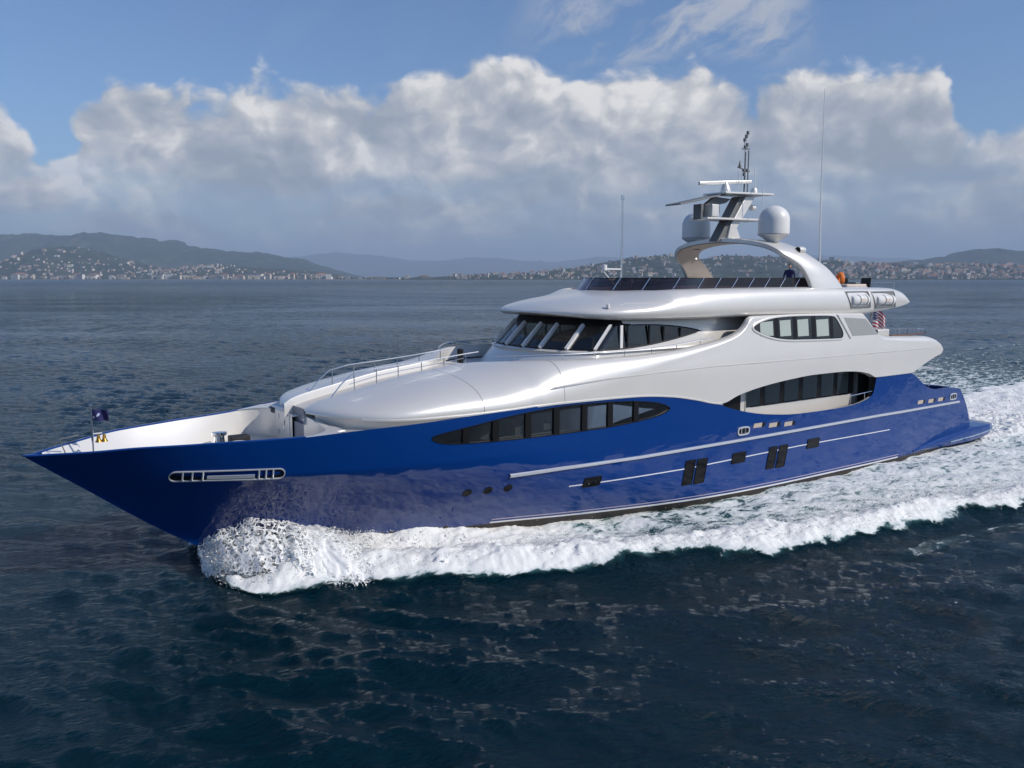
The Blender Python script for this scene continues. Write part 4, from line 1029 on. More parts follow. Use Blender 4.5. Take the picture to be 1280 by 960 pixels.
# swim platform: a blue shelf that grows out of the hull side and runs past the transom
SP = [(42.6, .0), (43.6, .10), (44.8, .22), (46.4, .36), (48.2, .46), (49.8, .5), (51.0, .45), (51.8, .2), (52.2, -.35), (52.35, -1.2)]
for sgn in (-1, 1): pass
rows_t = []
def plat_y(s): return HB(min(s, 49.3), .8) + np.interp(s, [p[0] for p in SP], [p[1] for p in SP])
mb = MB(); rows = []
for s in np.concatenate([np.linspace(42.6, 51, 26), np.linspace(51.2, 52.35, 10)]):
    y = float(plat_y(s)); zt = float(np.interp(s, [42.6, 43.5, 45, 47, 49, 51, 52.35], [0.46, .60, .84, 1.03, 1.12, 1.10, 1.02])); zb = float(np.interp(s, [42.6, 49, 51, 52.35], [.30, .30, .45, .72]))
    row = []
    for k in (-1, 1):
        seq = [(s, k * (y - .5), zb - .1), (s, k * (y - .10), zb), (s, k * y, zb + (zt - zb) * .35), (s, k * (y), zb + (zt - zb) * .6), (s, k * (y - .06), zt - .03), (s, k * (y - .2), zt), (s, 0, zt + .01)]
        row += seq if k < 0 else seq[::-1]
    rows.append(row)
mb.grid(rows, closed_v=True); plat = mb.build('swim_platform', M_BLUE, yacht, angle=40)
r = rows[-1]; mb = MB(); mb.add(r, [tuple(range(len(r)))]); mb.build('platform_end', M_BLUE, plat, smooth=False)
for k in (-1, 1):
    mb = MB(); mb.tube([(s, k * (float(plat_y(s)) + .0), float(np.interp(s, [46, 49, 52.3], [.52, .62, .84]))) for s in np.linspace(46.2, 52.0, 14)], .045, 8); mb.build('bumper', M_CHROME, plat)

# ------------------------------------------------------------------ flags, bow fittings
def flag(name, parent, org, size, mfun, mats, seed=0, droop=0.0, nx=26, ny=14, dirv=(1, 0)):
    """rippling cloth; mfun(u,v) -> material index"""
    mb = MB(); P = []
    for i in range(nx + 1):
        u = i / nx; row = []
        for j in range(ny + 1):
            v = j / ny; rip = 0.09 * size[0] * math.sin(u * 9 + v * 2.2 + seed) * (0.25 + u)
            x = u * size[0]; z = (v - 1) * size[1] - droop * u * u
            row.append((org[0] + dirv[0] * x - dirv[1] * rip, org[1] + dirv[1] * x + dirv[0] * rip, org[2] + z))
        P.append(row)
    mb.grid(P); k = 0
    for i in range(nx):
        for j in range(ny): mb.m[k] = mfun((i + .5) / nx, (j + .5) / ny); k += 1
    return mb.build(name, mats, parent)
jx, jz = at(116, 565, 0), None
js = 1.95
mb = MB(); mb.tube([(js, 0, 3.9), (js, 0, 4.9)], .03, 8); mb.tube([(js, 0, 4.9), (js, 0, 5.98)], .035, 8); mb.lathe([(0, 0), (.06, .0), (.06, .05), (0, .07)], (js, 0, 5.98), 10); jst = mb.build('jackstaff', M_CHROME, yacht)
def burgee(u, v):
    d = math.hypot((u - .40) * 1.5, v - .5)
    if d < .09 or (abs(u - .40) * 1.3 + abs(v - .5) < .24 and abs((u - .40) - (v - .5) * .6) < .06): return 1
    if .10 < u < .2 and .2 < v < .36: return 1
    return 0
flag('flag', jst, (js, 0.03, 5.88), (0.52, 0.36), burgee, [M_NAVY, mat('flag_pale_blue', (.42, .47, .66), .8)], 1, .04, 36, 24, (0.93, -0.36))
mb = MB(); mb.tube([(js, 0, 5.1), (js + .28, 0, 5.1)], .02, 6); mb.build('bell_arm', M_FWHITE, jst)
for d in (.17, .34):
    mb = MB(); mb.lathe([(0, .2), (.03, .2), (.05, .12), (.06, .03), (.10, -.04), (.105, -.06), (0, -.05)], (js + d, -.0, 4.88), 14); mb.build('bell', M_BRASS, jst)
mb = MB(); mb.tube([(1.15, -.12, 4.6), (1.0, -.12, 5.05), (1.55, -.12, 5.12)], .022, 6); mb.build('bow_roller_bar', M_GREY, yacht)
mb = MB(); mb.tube([(1.35, -.1, 4.5), (1.5, -.2, 4.66), (1.62, -.3, 4.5)], .03, 6); mb.build('chock', M_CHROME, yacht)
for y in (-1.1, 1.1):
    mb = MB(); mb.lathe([(.3, 0), (.3, .12), (.2, .16), (.17, .5), (.26, .56), (.26, .66), (0, .68)], (6.2, y, 3.88), 18); w = mb.build('windlass', M_CHROME, yacht)
    mb = MB(); mb.box((6.9, y, 4.12), (.7, .45, .46)); mb.build('gearbox', M_RUBBER, w, bevel=.04)
    mb = MB(); mb.tube([(5.9, y, 4.2), (4.6, y * .8, 4.02), (3.3, y * .5, 4.0)], .05, 6); mb.build('chain', M_GREY, w)
mb = MB(); mb.box((6.5, -.0, 4.2), (.5, .3, .62)); mb.build('winch_control', M_RUBBER, yacht, bevel=.04)
# ensign at the stern of the upper deck
mb = MB(); mb.tube([(44.4, 0, 6.3), (45.6, 0, 8.6)], .03, 8); est = mb.build('ensign_staff', M_TEAK, yacht)
def ensign(u, v):
    if u < .4 and v > .46: return 2 if not (int(u * 30) % 3 == 1 and int(v * 26) % 3 == 1) else 1
    return 0 if int(v * 13) % 2 == 0 else 1
flag('flag', est, (45.35, 0, 8.15), (0.75, 1.35), ensign, [M_RED, M_FWHITE, M_NAVY], 2, .55, 30, 26, (0.81, -0.58))

# small loose things on board ------------------------------------------------
def on_board(name, s, t, z, rz_=0.0):
    p = ORG + AX * s + ST * t; return empty(name, (p[0], p[1], z), TH + rz_)
for i, (sgn, q, yf) in enumerate(rafts):
    cs = float(np.mean([p[0] for p in q])) + .06; cz = float(np.mean([p[1] for p in q])) - .03; y = yf(cs, cz); L = (q[2][0] - q[1][0]) * .86
    e = on_board('life_raft', cs, sgn * (y - .09), cz)
    mb = MB(); R = .27; prof = [(0, -L / 2), (R * .8, -L / 2 + .01), (R, -L / 2 + .1), (R, -L * .16), (R * 1.05, -L * .15), (R * 1.05, -L * .12), (R, -L * .11), (R, L * .11), (R * 1.05, L * .12), (R * 1.05, L * .15), (R, L * .16), (R, L / 2 - .1), (R * .8, L / 2 - .01), (0, L / 2)]
    mb.lathe(prof, (0, 0, 0), 24, axis='X'); c_ = mb.build('canister', M_FWHITE, e)
    mb = MB(); mb.box((0.05, sgn * (R + .004), 0.0), (L * .3, .012, .16)); mb.build('label_plate', M_PAD, e, smooth=False)
    for dx in (-.14, .3):
        mb = MB(); mb.lathe([(R * 1.06, -.03), (R * 1.075, 0), (R * 1.06, .03)], (dx * L, 0, 0), 24, axis='X'); mb.build('strap', M_GREY, e)
    nm = ('forward', 'after')[i % 2]; sd = ('port', 'starboard')[i // 2]
    tag(e, f'white life raft canister in the {nm} recess of the {sd} roof edge', 'life raft', 'life raft canisters')
e = on_board('life_buoy', 38.7, -2.0, 8.93, math.radians(-125))
mb = MB(); ang = np.linspace(0, 2 * math.pi, 25)[:-1]
mb.grid([[((.30 + .10 * math.cos(b)) * math.cos(a), .13 * math.sin(b), .98 + (.30 + .10 * math.cos(b)) * math.sin(a)) for b in np.linspace(0, 2 * math.pi, 9)[:-1]] for a in ang], closed_u=True, closed_v=True); mb.build('ring', M_ORANGE, e)
mb = MB(); mb.tube([(0, .05, 0), (0, .05, .8)], .03, 6); mb.build('stand', M_CHROME, e)
tag(e, 'orange life buoy standing at the foot of the arch', 'life buoy')
e = on_board('sun_pad', 38.0, -2.9, 8.93)
mb = MB(); mb.box((0, 0, .3), (1.9, 1.2, .6)); mb.build('base', M_WHITE, e, bevel=.04)
mb = MB(); mb.box((0, 0, .66), (1.8, 1.12, .14)); mb.build('cushion', M_PAD, e, bevel=.05)
mb = MB(); mb.box((.25, -.2, .78), (.4, .5, .12)); mb.build('towel', M_GREY, e, bevel=.03)
tag(e, 'pale pink cushioned sun pad aft of the arch on the top deck', 'sun pad')
for i, (s, t, r_) in enumerate(((39.6, -2.9, 0.4), (39.9, -1.9, 2.6))):
    e = on_board('deck_chair', s, t, 8.93, r_)
    mb = MB(); mb.box((0, 0, .45), (.5, .5, .04)); mb.build('seat', M_RUBBER, e, smooth=False)
    mb = MB(); mb.box((.3, 0, .78), (.04, .5, .55), rot=Euler((0, .25, 0)).to_matrix()); mb.build('backrest', M_RUBBER, e, smooth=False)
    for a, b in ((-.23, -.23), (-.23, .23), (.23, -.23), (.23, .23)):
        mb = MB(); mb.tube([(a * 1.2, b, 0), (a, b, .45)], .018, 5); mb.build('leg', M_RUBBER, e)
    for b in (-.27, .27):
        mb = MB(); mb.tube([(-.25, b, .45), (-.22, b, .68), (.3, b, .7)], .018, 5); mb.build('armrest', M_RUBBER, e)
    tag(e, ('black folding deck chair beside the pink sun pad', 'black folding deck chair turned to face the other chair')[i], 'chair', 'chairs on the top deck')
def person():
    e = on_board('person', 34.95, -1.5, 8.93, math.radians(200))
    v = [(0, 0, .95), (0, 0, 1.15), (0, 0, 1.36), (0, 0, 1.47), (0, 0, 1.53), (0, .2, 1.40), (.03, .28, 1.13), (.14, .26, .90), (0, -.2, 1.40), (.03, -.28, 1.13), (.14, -.26, .90), (0, .1, .90), (.02, .11, .48), (0, .11, .08), (.12, .12, .03), (0, -.1, .90), (.02, -.11, .48), (0, -.11, .08), (.12, -.12, .03)]
    ed = [(0, 1), (1, 2), (2, 3), (3, 4), (2, 5), (5, 6), (6, 7), (2, 8), (8, 9), (9, 10), (0, 11), (11, 12), (12, 13), (13, 14), (0, 15), (15, 16), (16, 17), (17, 18)]
    rad = [(.14, .17), (.13, .16), (.14, .19), (.07, .07), (.055, .055), (.075, .075), (.05, .05), (.035, .035), (.075, .075), (.05, .05), (.035, .035), (.1, .1), (.065, .065), (.045, .045), (.04, .04), (.1, .1), (.065, .065), (.045, .045), (.04, .04)]
    me = bpy.data.meshes.new('body'); me.from_pydata(v, ed, []); o = link(bpy.data.objects.new('body', me), e)
    md = o.modifiers.new('skin', 'SKIN'); me.skin_vertices[0].data[0].use_root = True
    for i, (a, b) in enumerate(rad): me.skin_vertices[0].data[i].radius = (b, a)
    md2 = o.modifiers.new('sub', 'SUBSURF'); md2.levels = md2.render_levels = 2
    me.materials.append(M_NAVY)
    skin = mat('skin', (.5, .27, .19), .55); hair = mat('hair', (.02, .014, .01), .6)
    mb = MB(); P = []
    for a in np.linspace(0, 2 * math.pi, 21)[:-1]:
        P.append([(.098 * math.sin(b) * math.cos(a) + .012 * (math.cos(a) > .8) * (abs(b - 1.7) < .25) * 1.6, .078 * math.sin(b) * math.sin(a) * (1 - .12 * (b > 2.1)), 1.655 + .125 * math.cos(b)) for b in np.linspace(0.02, math.pi - .02, 14)])
    mb.grid(P, closed_u=True); h = mb.build('head', skin, e)
    mb = MB(); P = []
    for a in np.linspace(0, 2 * math.pi, 21)[:-1]:
        lim = 1.15 if math.cos(a) > .3 else 1.95
        P.append([(.108 * math.sin(b) * math.cos(a) - .006, .087 * math.sin(b) * math.sin(a), 1.66 + .133 * math.cos(b)) for b in np.linspace(0.02, lim, 8)])
    mb.grid(P, closed_u=True); mb.build('hair', hair, h)
    for y in (-.032, .032):
        mb = MB(); mb.lathe([(0, -.012), (.012, 0), (0, .012)], (.088, y, 1.665), 8); mb.build('eye', M_DARK, h)
        mb = MB(); mb.lathe([(0, -.012), (.03, 0), (0, .012)], (0, y * 2.5, 1.65), 8, axis='Y'); mb.build('ear', skin, h)
    mb = MB(); mb.tube([(.09, -.025, 1.595), (.094, 0, 1.592), (.09, .025, 1.595)], .008, 5); mb.build('mouth', mat('lip', (.35, .12, .1), .5), h)
    for y in (-.26, .26):
        mb = MB(); mb.tube([(.14, y, .93), (.17, y, .86), (.18, y, .81)], [.035, .045, .035], 8)
        for k in range(4): mb.tube([(.15 + .022 * k, y, .83), (.17 + .022 * k, y, .77 - .004 * k), (.185 + .02 * k, y * .96, .735 + .01 * abs(k - 1.5))], .010, 6)
        mb.tube([(.15, y * .95, .87), (.20, y * .88, .83), (.215, y * .87, .79)], .012, 6)
        mb.build('hand', skin, e)
    tag(e, 'person in a navy jacket standing under the arch on the top deck', 'person')
person()

# ------------------------------------------------------------------ sea
rng = np.random.default_rng(7)
NW = 140
lam = np.exp(np.minimum(rng.uniform(math.log(0.30), math.log(9.0), NW), rng.uniform(math.log(0.30), math.log(9.0), NW) + .5))
wdir = math.radians(252) + rng.normal(0, 0.45, NW)           # wind sea running roughly towards the camera
kk = 2 * math.pi / lam
ak = 0.0275 * np.where(lam > 2.2, (2.2 / lam) ** 0.9, 1.0) * rng.uniform(.6, 1.4, NW)
amp = ak / kk
phs = rng.uniform(0, 2 * math.pi, NW)
def patch(x, y, sc, seed):
    """slow modulation so that calm and ruffled patches alternate"""
    r = np.random.default_rng(seed); o = 0
    for i in range(5):
        a = r.uniform(0, 2 * math.pi); l = sc * r.uniform(.6, 2.0); o = o + np.sin((x * math.cos(a) + y * math.sin(a)) * 2 * math.pi / l + r.uniform(0, 6.3))
    return np.clip(0.85 + 0.2 * o, .3, 1.7)
def yl(x, y):
    dx, dy = x - ORG[0], y - ORG[1]; return dx * AX[0] + dy * AX[1], dx * ST[0] + dy * ST[1]
F_OUT = pchip([(4.9, 1.0), (5.3, 2.6), (6.3, 3.6), (8.6, 4.2), (11.6, 5.6), (14, 6.5), (16.8, 7.9), (19.5, 8.75), (22.8, 10.0), (28, 11.2), (32.5, 11.7), (37, 12.7), (60, 17), (110, 27)])
def wake_height(s, t):
    """long hull wave: crest along the outer edge of the foam, trough by the hull"""
    a = np.abs(t); fo = F_OUT(s); inn = (s > 5) & (s < 130)
    c = 0.34 * np.exp(-((a - fo + 0.5) / 0.9) ** 2) * sm(5, 8, s) * (1 - sm(30, 110, s)) - 0.22 * np.exp(-((a - fo - 1.5) / 1.3) ** 2) * sm(8, 14, s) * (1 - sm(30, 90, s))
    d = 0
    for j in range(1, 4):                       # diverging bow waves outside the foam
        d = d + 0.10 / j * np.cos((a - fo) * 1.5 - s * .1) * np.exp(-((a - fo - 2.2 * j) / 2.2) ** 2) * sm(6, 16, s) * (1 - sm(40, 90, s))
    return np.where(inn, c + d, 0)
def sea_h(x, y, cell):
    z = np.zeros_like(x); m1 = patch(x, y, 26, 3); m2 = patch(x, y, 60, 5)
    for i in range(NW):
        fade = np.clip((lam[i] / cell - 2.2) / 2.5, 0, 1)
        if not fade.any(): continue
        z += amp[i] * fade * np.cos(kk[i] * (x * math.cos(wdir[i]) + y * math.sin(wdir[i])) + phs[i]) * (m1 if lam[i] < 2.5 else m2)
    s, t = yl(x, y)
    return z + wake_height(s, t)
def sea_material():
    m = bpy.data.materials.new('sea_water'); m.use_nodes = True; T = NT(m.node_tree)
    pos = T.n('ShaderNodeNewGeometry').outputs['Position']
    d = T.n('ShaderNodeVectorMath', {0: pos}, operation='LENGTH').outputs['Value']
    rot = T.n('ShaderNodeVectorRotate', {'Vector': pos, 'Center': (0, 0, 0), 'Angle': math.radians(-18)}, rotation_type='Z_AXIS').outputs[0]
    n1 = T.noise(T.vm('MULTIPLY', rot, (1.0, 2.1, 1.0)), 2.6, 5, 0.62, 0.25)
    n2 = T.noise(T.vm('MULTIPLY', rot, (1.0, 2.0, 1.0)), 0.42, 5, 0.6, 0.2)
    n3 = T.noise(T.vm('MULTIPLY', rot, (1.0, 1.8, 1.0)), 9.0, 3, 0.6)
    pat = T.noise(T.vm('MULTIPLY', pos, (0.35, 1.0, 1.0)), 0.03, 4, 0.55)
    gust = T.m('MULTIPLY_ADD', T.sstep(pat, 0.35, 0.65), 0.9, 0.45)
    far = T.sstep(d, 60.0, 500.0)
    h = T.m('ADD', T.m('MULTIPLY', n1, 0.165), T.m('MULTIPLY', n3, 0.03))
    h = T.m('ADD', h, T.m('MULTIPLY', n2, T.m('MULTIPLY_ADD', far, 1.1, 0.06)))
    bp = T.n('ShaderNodeBump', {'Height': T.m('MULTIPLY', h, gust), 'Strength': 1.0, 'Distance': 1.0}).outputs[0]
    rough = T.m('MULTIPLY_ADD', T.sstep(d, 30.0, 1500.0), 0.22, 0.035)
    p = T.n('ShaderNodeBsdfPrincipled', {'Base Color': (0.0005, 0.0150, 0.0245, 1), 'Roughness': rough, 'IOR': 1.333, 'Specular IOR Level': 0.28, 'Normal': bp})
    T.n('ShaderNodeOutputMaterial', {'Surface': p}); return m
M_SEA = sea_material()
def np_mesh(name, V, Fq, m, smooth=True):
    me = bpy.data.meshes.new(name); nv, nf = len(V), len(Fq); k = Fq.shape[1]
    me.vertices.add(nv); me.vertices.foreach_set('co', np.ascontiguousarray(V, np.float32).ravel())
    me.loops.add(nf * k); me.loops.foreach_set('vertex_index', np.ascontiguousarray(Fq, np.int32).ravel())
    me.polygons.add(nf); me.polygons.foreach_set('loop_start', np.arange(0, nf * k, k, dtype=np.int32)); me.polygons.foreach_set('loop_total', np.full(nf, k, np.int32))
    me.polygons.foreach_set('use_smooth', np.full(nf, smooth)); me.update(calc_edges=True); me.validate()
    me.materials.append(m); return me
def quads(nu, nv, closed=False):
    i, j = np.meshgrid(np.arange(nu - (0 if closed else 1)), np.arange(nv - 1), indexing='ij'); a = i * nv + j; b = ((i + 1) % nu) * nv + j
    return np.stack([a, b, b + 1, a + 1], -1).reshape(-1, 4)
def build_sea():
    fine = np.radians(np.linspace(-40, 40, 800)); rest = np.radians(np.linspace(40, 320, 150)[1:-1])
    ang = np.concatenate([fine, rest])
    r = np.concatenate([[0.5, 2, 4, 6], np.exp(np.linspace(math.log(8), math.log(700), 900)), np.exp(np.linspace(math.log(720), math.log(60000), 50))])
    A, R = np.meshgrid(ang, r, indexing='ij'); x, y = R * np.sin(A), R * np.cos(A)
    da = np.gradient(ang); da = np.where(np.abs(ang) < math.radians(39.5), fine[1] - fine[0], math.radians(1.9))
    dr = np.gradient(r); cell = np.maximum(R * da[:, None], dr[None, :] * 0.6)
    z = sea_h(x.ravel(), y.ravel(), cell.ravel()).reshape(x.shape)
    s, t = yl(x, y); inh = (s > 4.5) & (s < 50) & (np.abs(t) < hb(np.clip(s, 0, 50), 0.0) - .3); z = np.where(inh, -0.5, z)
    z *= np.clip((R - 2) / 6, 0, 1)
    me = np_mesh('sea', np.stack([x, y, z], -1).reshape(-1, 3), quads(len(ang), len(r), True)[:, ::-1], M_SEA)
    o = link(bpy.data.objects.new('sea', me)); o['kind'] = 'structure'; return o
sea = build_sea()

# ------------------------------------------------------------------ foam
def vnoise(x, y, seed):
    """smooth value noise in numpy"""
    r = np.random.default_rng(seed); G = r.random((256, 256)); xi = np.floor(x).astype(int); yi = np.floor(y).astype(int); fx = x - xi; fy = y - yi
    fx = fx * fx * (3 - 2 * fx); fy = fy * fy * (3 - 2 * fy); g = lambda a, b: G[a % 256, b % 256]
    return (g(xi, yi) * (1 - fx) + g(xi + 1, yi) * fx) * (1 - fy) + (g(xi, yi + 1) * (1 - fx) + g(xi + 1, yi + 1) * fx) * fy
def fbm(x, y, seed, oct_=5, gain=.55):
    o = 0; a = 1; tot = 0
    for i in range(oct_): o = o + a * vnoise(x, y, seed + i); tot += a; a *= gain; x = x * 2.03 + 7.1; y = y * 2.03 + 3.7
    return o / tot
def foam_material():
    m = bpy.data.materials.new('foam'); m.use_nodes = True; T = NT(m.node_tree)
    pos = T.n('ShaderNodeTexCoord').outputs['Object']
    at_ = T.n('ShaderNodeAttribute', attribute_name='foam').outputs['Fac']
    st = T.vm('MULTIPLY', pos, (0.55, 1.0, 1.0))
    w = T.n('ShaderNodeTexNoise', {'Vector': st, 'Scale': 1.2, 'Detail': 3.0}).outputs['Color']
    ws_ = T.vm('SCALE', T.vm('SUBTRACT', w, (.5, .5, .5))); ws_.node.inputs['Scale'].default_value = 0.9
    p2 = T.vm('ADD', st, ws_)
    n1 = T.noise(p2, 1.5, 9, 0.66)
    v = T.n('ShaderNodeTexVoronoi', {'Vector': p2, 'Scale': 2.3, 'Detail': 2.0, 'Roughness': .6}, feature='DISTANCE_TO_EDGE').outputs['Distance']
    lace = T.sstep(v, 0.16, 0.0)
    k = T.m('ADD', T.m('MULTIPLY', T.m('SUBTRACT', n1, 0.5), 2.3), T.m('MULTIPLY', lace, 0.32))
    k = T.m('ADD', k, T.m('MULTIPLY_ADD', at_, 2.0, -1.0))
    a = T.sstep(k, -0.12, 0.30)
    n2 = T.noise(pos, 9.0, 5, .7)
    col = T.mix(T.sstep(k, 0.0, 0.75), (0.60, 0.67, 0.67, 1), (0.84, 0.845, 0.83, 1))
    bp = T.n('ShaderNodeBump', {'Height': T.m('ADD', T.m('MULTIPLY', n1, .5), T.m('MULTIPLY', n2, 0.06)), 'Strength': .5, 'Distance': .35}).outputs[0]
    d = T.n('ShaderNodeBsdfPrincipled', {'Base Color': col, 'Roughness': .75, 'Specular IOR Level': .25, 'Subsurface Weight': 0.0, 'Normal': bp})
    # aerated turquoise water under and around the foam
    tq = T.n('ShaderNodeBsdfPrincipled', {'Base Color': (0.04, 0.13, 0.14, 1), 'Roughness': .12, 'IOR': 1.333, 'Normal': bp})
    tr = T.n('ShaderNodeBsdfTransparent')
    under = T.n('ShaderNodeMixShader', {0: T.m('MULTIPLY', T.sstep(at_, 0.15, 0.6), .75), 1: tr.outputs[0], 2: tq.outputs[0]})
    mx = T.n('ShaderNodeMixShader', {0: a, 1: under.outputs[0], 2: d.outputs[0]})
    T.n('ShaderNodeOutputMaterial', {'Surface': mx}); return m
M_FOAM = foam_material()
def foam_fields(s, t):
    a = np.abs(t); fo = F_OUT(s); hbw = hb(np.clip(s, 0, 49), 0.15)
    edge = fbm(s * .45, t * .45 + 50, 11, 4) - .5
    edge2 = fbm(s * 1.5, t * 1.5 + 90, 17, 4) - .5
    q = (a - hbw) / np.maximum(fo - hbw, .3)
    fo2 = fo + edge * 1.5 * sm(6, 14, s) + edge2 * .55
    outer = sm(0.75, -0.35, a - fo2)
    # bow wave and its ridge
    ridge_w = np.interp(s, [5, 6.5, 8, 10, 16, 24, 34, 60], [.9, 1.2, 2.6, 3.2, 3.0, 2.9, 2.4, 2.4])
    ridge = sm(-ridge_w, -ridge_w * .35, a - fo2) * outer * (1 - .25 * sm(10, 40, s) * sm(.48, .62, fbm(s * .5, t * 1.4, 71, 4)))
    near = np.interp(s, [5, 6.6, 8.2, 12, 16, 20, 24, 30, 40, 50], [.40, .45, 1, 1, .78, .50, .47, .55, .62, .70])   # between hull and ridge
    inner = outer * near
    tail = 1 - .30 * sm(30, 60, s) - .35 * sm(60, 120, s)
    f = np.maximum(ridge * np.interp(s, [5, 20, 30, 45, 70], [1, 1, .92, .78, .55]), inner) * tail
    # thin streaks outside the ridge
    st_ = fbm(s * .22, t * 1.5, 83, 4); f = np.maximum(f, (0.30 + .5 * (st_ - .5)) * (np.exp(-((a - fo - 2.0) / .8) ** 2) * sm(19, 30, s) + .8 * np.exp(-((a - fo - 4.2) / .6) ** 2) * sm(24, 34, s)))
    # propeller wash behind the transom
    ww = np.interp(s, [48, 52, 60, 80, 140], [4.2, 5.0, 5.6, 7.0, 11]); e2_ = edge * 2.0
    wash = sm(1.0, -.6, a - ww - e2_) * sm(49, 51, s) * (1 - .25 * sm(90, 140, s))
    f = np.maximum(f, wash * .98)
    f = np.where((a < hbw - .25) & (s < 49.5), 0, f)
    f *= sm(4.85, 5.6, s)
    # height
    crest = np.interp(s, [5, 5.8, 6.6, 8, 10, 13, 15.5, 18, 24, 34, 60], [.2, .35, .42, .52, .46, .38, .36, .33, .30, .24, .14])
    x = np.clip((fo2 - a) / np.maximum(ridge_w, .1), 0, 1.6)
    prof = np.exp(-((x - .42) / .34) ** 2)
    hull_push = np.interp(s, [5, 6, 8, 10.5, 13.5, 15, 17, 22], [.2, .5, .95, 1.0, .72, .45, .22, 0]) * np.exp(-(np.maximum(a - hbw, 0) / 1.1) ** 2)
    h = np.maximum(crest * prof * outer, hull_push * outer)
    lump = fbm(s * .8 + t * .3, t * 1.6, 23, 5, .62) - .45; lump2 = fbm(s * 5.5, t * 6.5, 41, 4, .75) - .5
    h = h * (1 + .75 * lump) + outer * (.22 * lump + 0.18 * lump2) * f + wash * (.35 * lump + .12 * lump2 + .15)
    return f, h
def foam_patch(s0, s1, ds, t0, t1, dt):
    S, Tt = np.meshgrid(np.arange(s0, s1, ds), np.arange(t0, t1, dt), indexing='ij')
    f, h = foam_fields(S, Tt); x = ORG[0] + AX[0] * S + ST[0] * Tt; y = ORG[1] + AX[1] * S + ST[1] * Tt
    z0 = sea_h(x.ravel(), y.ravel(), np.full(x.size, .3)).reshape(x.shape); z = z0 + h + .035 * sm(0.02, .2, f) + .01
    V = np.stack([S, Tt, z], -1).reshape(-1, 3); Q = quads(*S.shape); keep = f.ravel()[Q].max(1) > .03
    return V, Q[keep], f.ravel()
def build_foam():
    Vs, Qs, Fs = [], [], []; n = 0
    for a in ((4.9, 62, .075, -16, 0.05, .085), (4.9, 62, .2, 0, 16, .2), (61.7, 150, .30, -30, 30, .25)):
        V, Q, f = foam_patch(*a); Vs.append(V); Qs.append(Q + n); Fs.append(f); n += len(V)
    V, Q, f = np.concatenate(Vs), np.concatenate(Qs), np.concatenate(Fs)
    used = np.unique(Q); mp = np.full(len(V), -1); mp[used] = np.arange(len(used))
    me = np_mesh('wake_foam', V[used], mp[Q], M_FOAM); at_ = me.attributes.new('foam', 'FLOAT', 'POINT'); at_.data.foreach_set('value', f[used].astype(np.float32))
    o = link(bpy.data.objects.new('wake_foam', me)); o.location = (ORG[0], ORG[1], 0); o.rotation_euler = (0, 0, TH)
    tag(o, 'white foaming bow wave and wake along the blue hull', 'wake', None, 'stuff')
build_foam()
def build_spray():
    r = np.random.default_rng(5); P = []; R = []
    # fan of drops thrown up where the stem meets the water, thinning upward and outward
    for _ in range(60000):
        s = 4.9 + r.gamma(2.0, 1.05); side_ = r.random() < .93
        if s > 14 or (s < 8.6 and r.random() < .72): continue
        hbw = HB(s, .4); w = r.gamma(1.6, .75)
        top = float(np.interp(s, [4.9, 5.6, 6.6, 8, 10, 13.5], [.8, 1.5, 1.85, 1.45, 1.15, .7]))
        z = top * (1 - (w / 4.0) ** 1.5) * r.random() ** .45 + r.normal(0, .07)
        if z < 0 or w > 3.6: continue
        P.append((s, -(hbw + w * (.55 + .5 * r.random())) if side_ else hbw + w, z)); R.append(r.lognormal(-4.75, .55))
    # drops along the outer crest of the bow wave
    for _ in range(45000):
        s = r.uniform(6, 40); a = float(F_OUT(s)) - r.gamma(2.0, .55); P.append((s, -a, r.exponential(.13) + .25 * math.exp(-s / 20.) + .12)); R.append(r.lognormal(-4.75, .5))
    for _ in range(2500):
        s = r.uniform(49.6, 75); P.append((s, r.uniform(-5, 5), .15 + r.exponential(.2))); R.append(r.lognormal(-3.7, .5))
    P = np.array(P); R = np.clip(np.array(R), .004, .05)
    tet = np.array([(1, 1, 1), (1, -1, -1), (-1, 1, -1), (-1, -1, 1)]) / 1.73
    oc = np.array([(1, 0, 0), (-1, 0, 0), (0, 1, 0), (0, -1, 0), (0, 0, 1), (0, 0, -1)], float)
    fc = np.array([(0, 2, 4), (2, 1, 4), (1, 3, 4), (3, 0, 4), (2, 0, 5), (1, 2, 5), (3, 1, 5), (0, 3, 5)])
    # drops are drawn out along their flight: outwards, aft and up or down
    n = len(P); dirn = np.stack([r.normal(.35, .4, n), np.sign(P[:, 1]) * r.uniform(.2, 1, n), r.normal(.3, .7, n)], 1); dirn /= np.linalg.norm(dirn, axis=1, keepdims=True)
    stretch = r.gamma(1.3, .9, n)[:, None]
    base = tet[None] * r.uniform(.7, 1.4, (n, 1, 3)); along = (base * dirn[:, None, :]).sum(-1, keepdims=True)
    V = P[:, None, :] + (base + along * dirn[:, None, :] * stretch[:, None, :]) * R[:, None, None]
    fc = np.array([(0, 1, 2), (0, 3, 1), (0, 2, 3), (1, 3, 2)]); Fx = fc[None] + (np.arange(n) * 4)[:, None, None]
    m = mat('spray_white', (.82, .83, .83), .6, vary=.02)
    me = np_mesh('bow_spray', V.reshape(-1, 3), Fx.reshape(-1, 3), m); o = link(bpy.data.objects.new('bow_spray', me)); o.location = (ORG[0], ORG[1], 0); o.rotation_euler = (0, 0, TH)
    tag(o, 'fine white droplets thrown up by the bow of the yacht', 'spray', None, 'stuff')
build_spray()
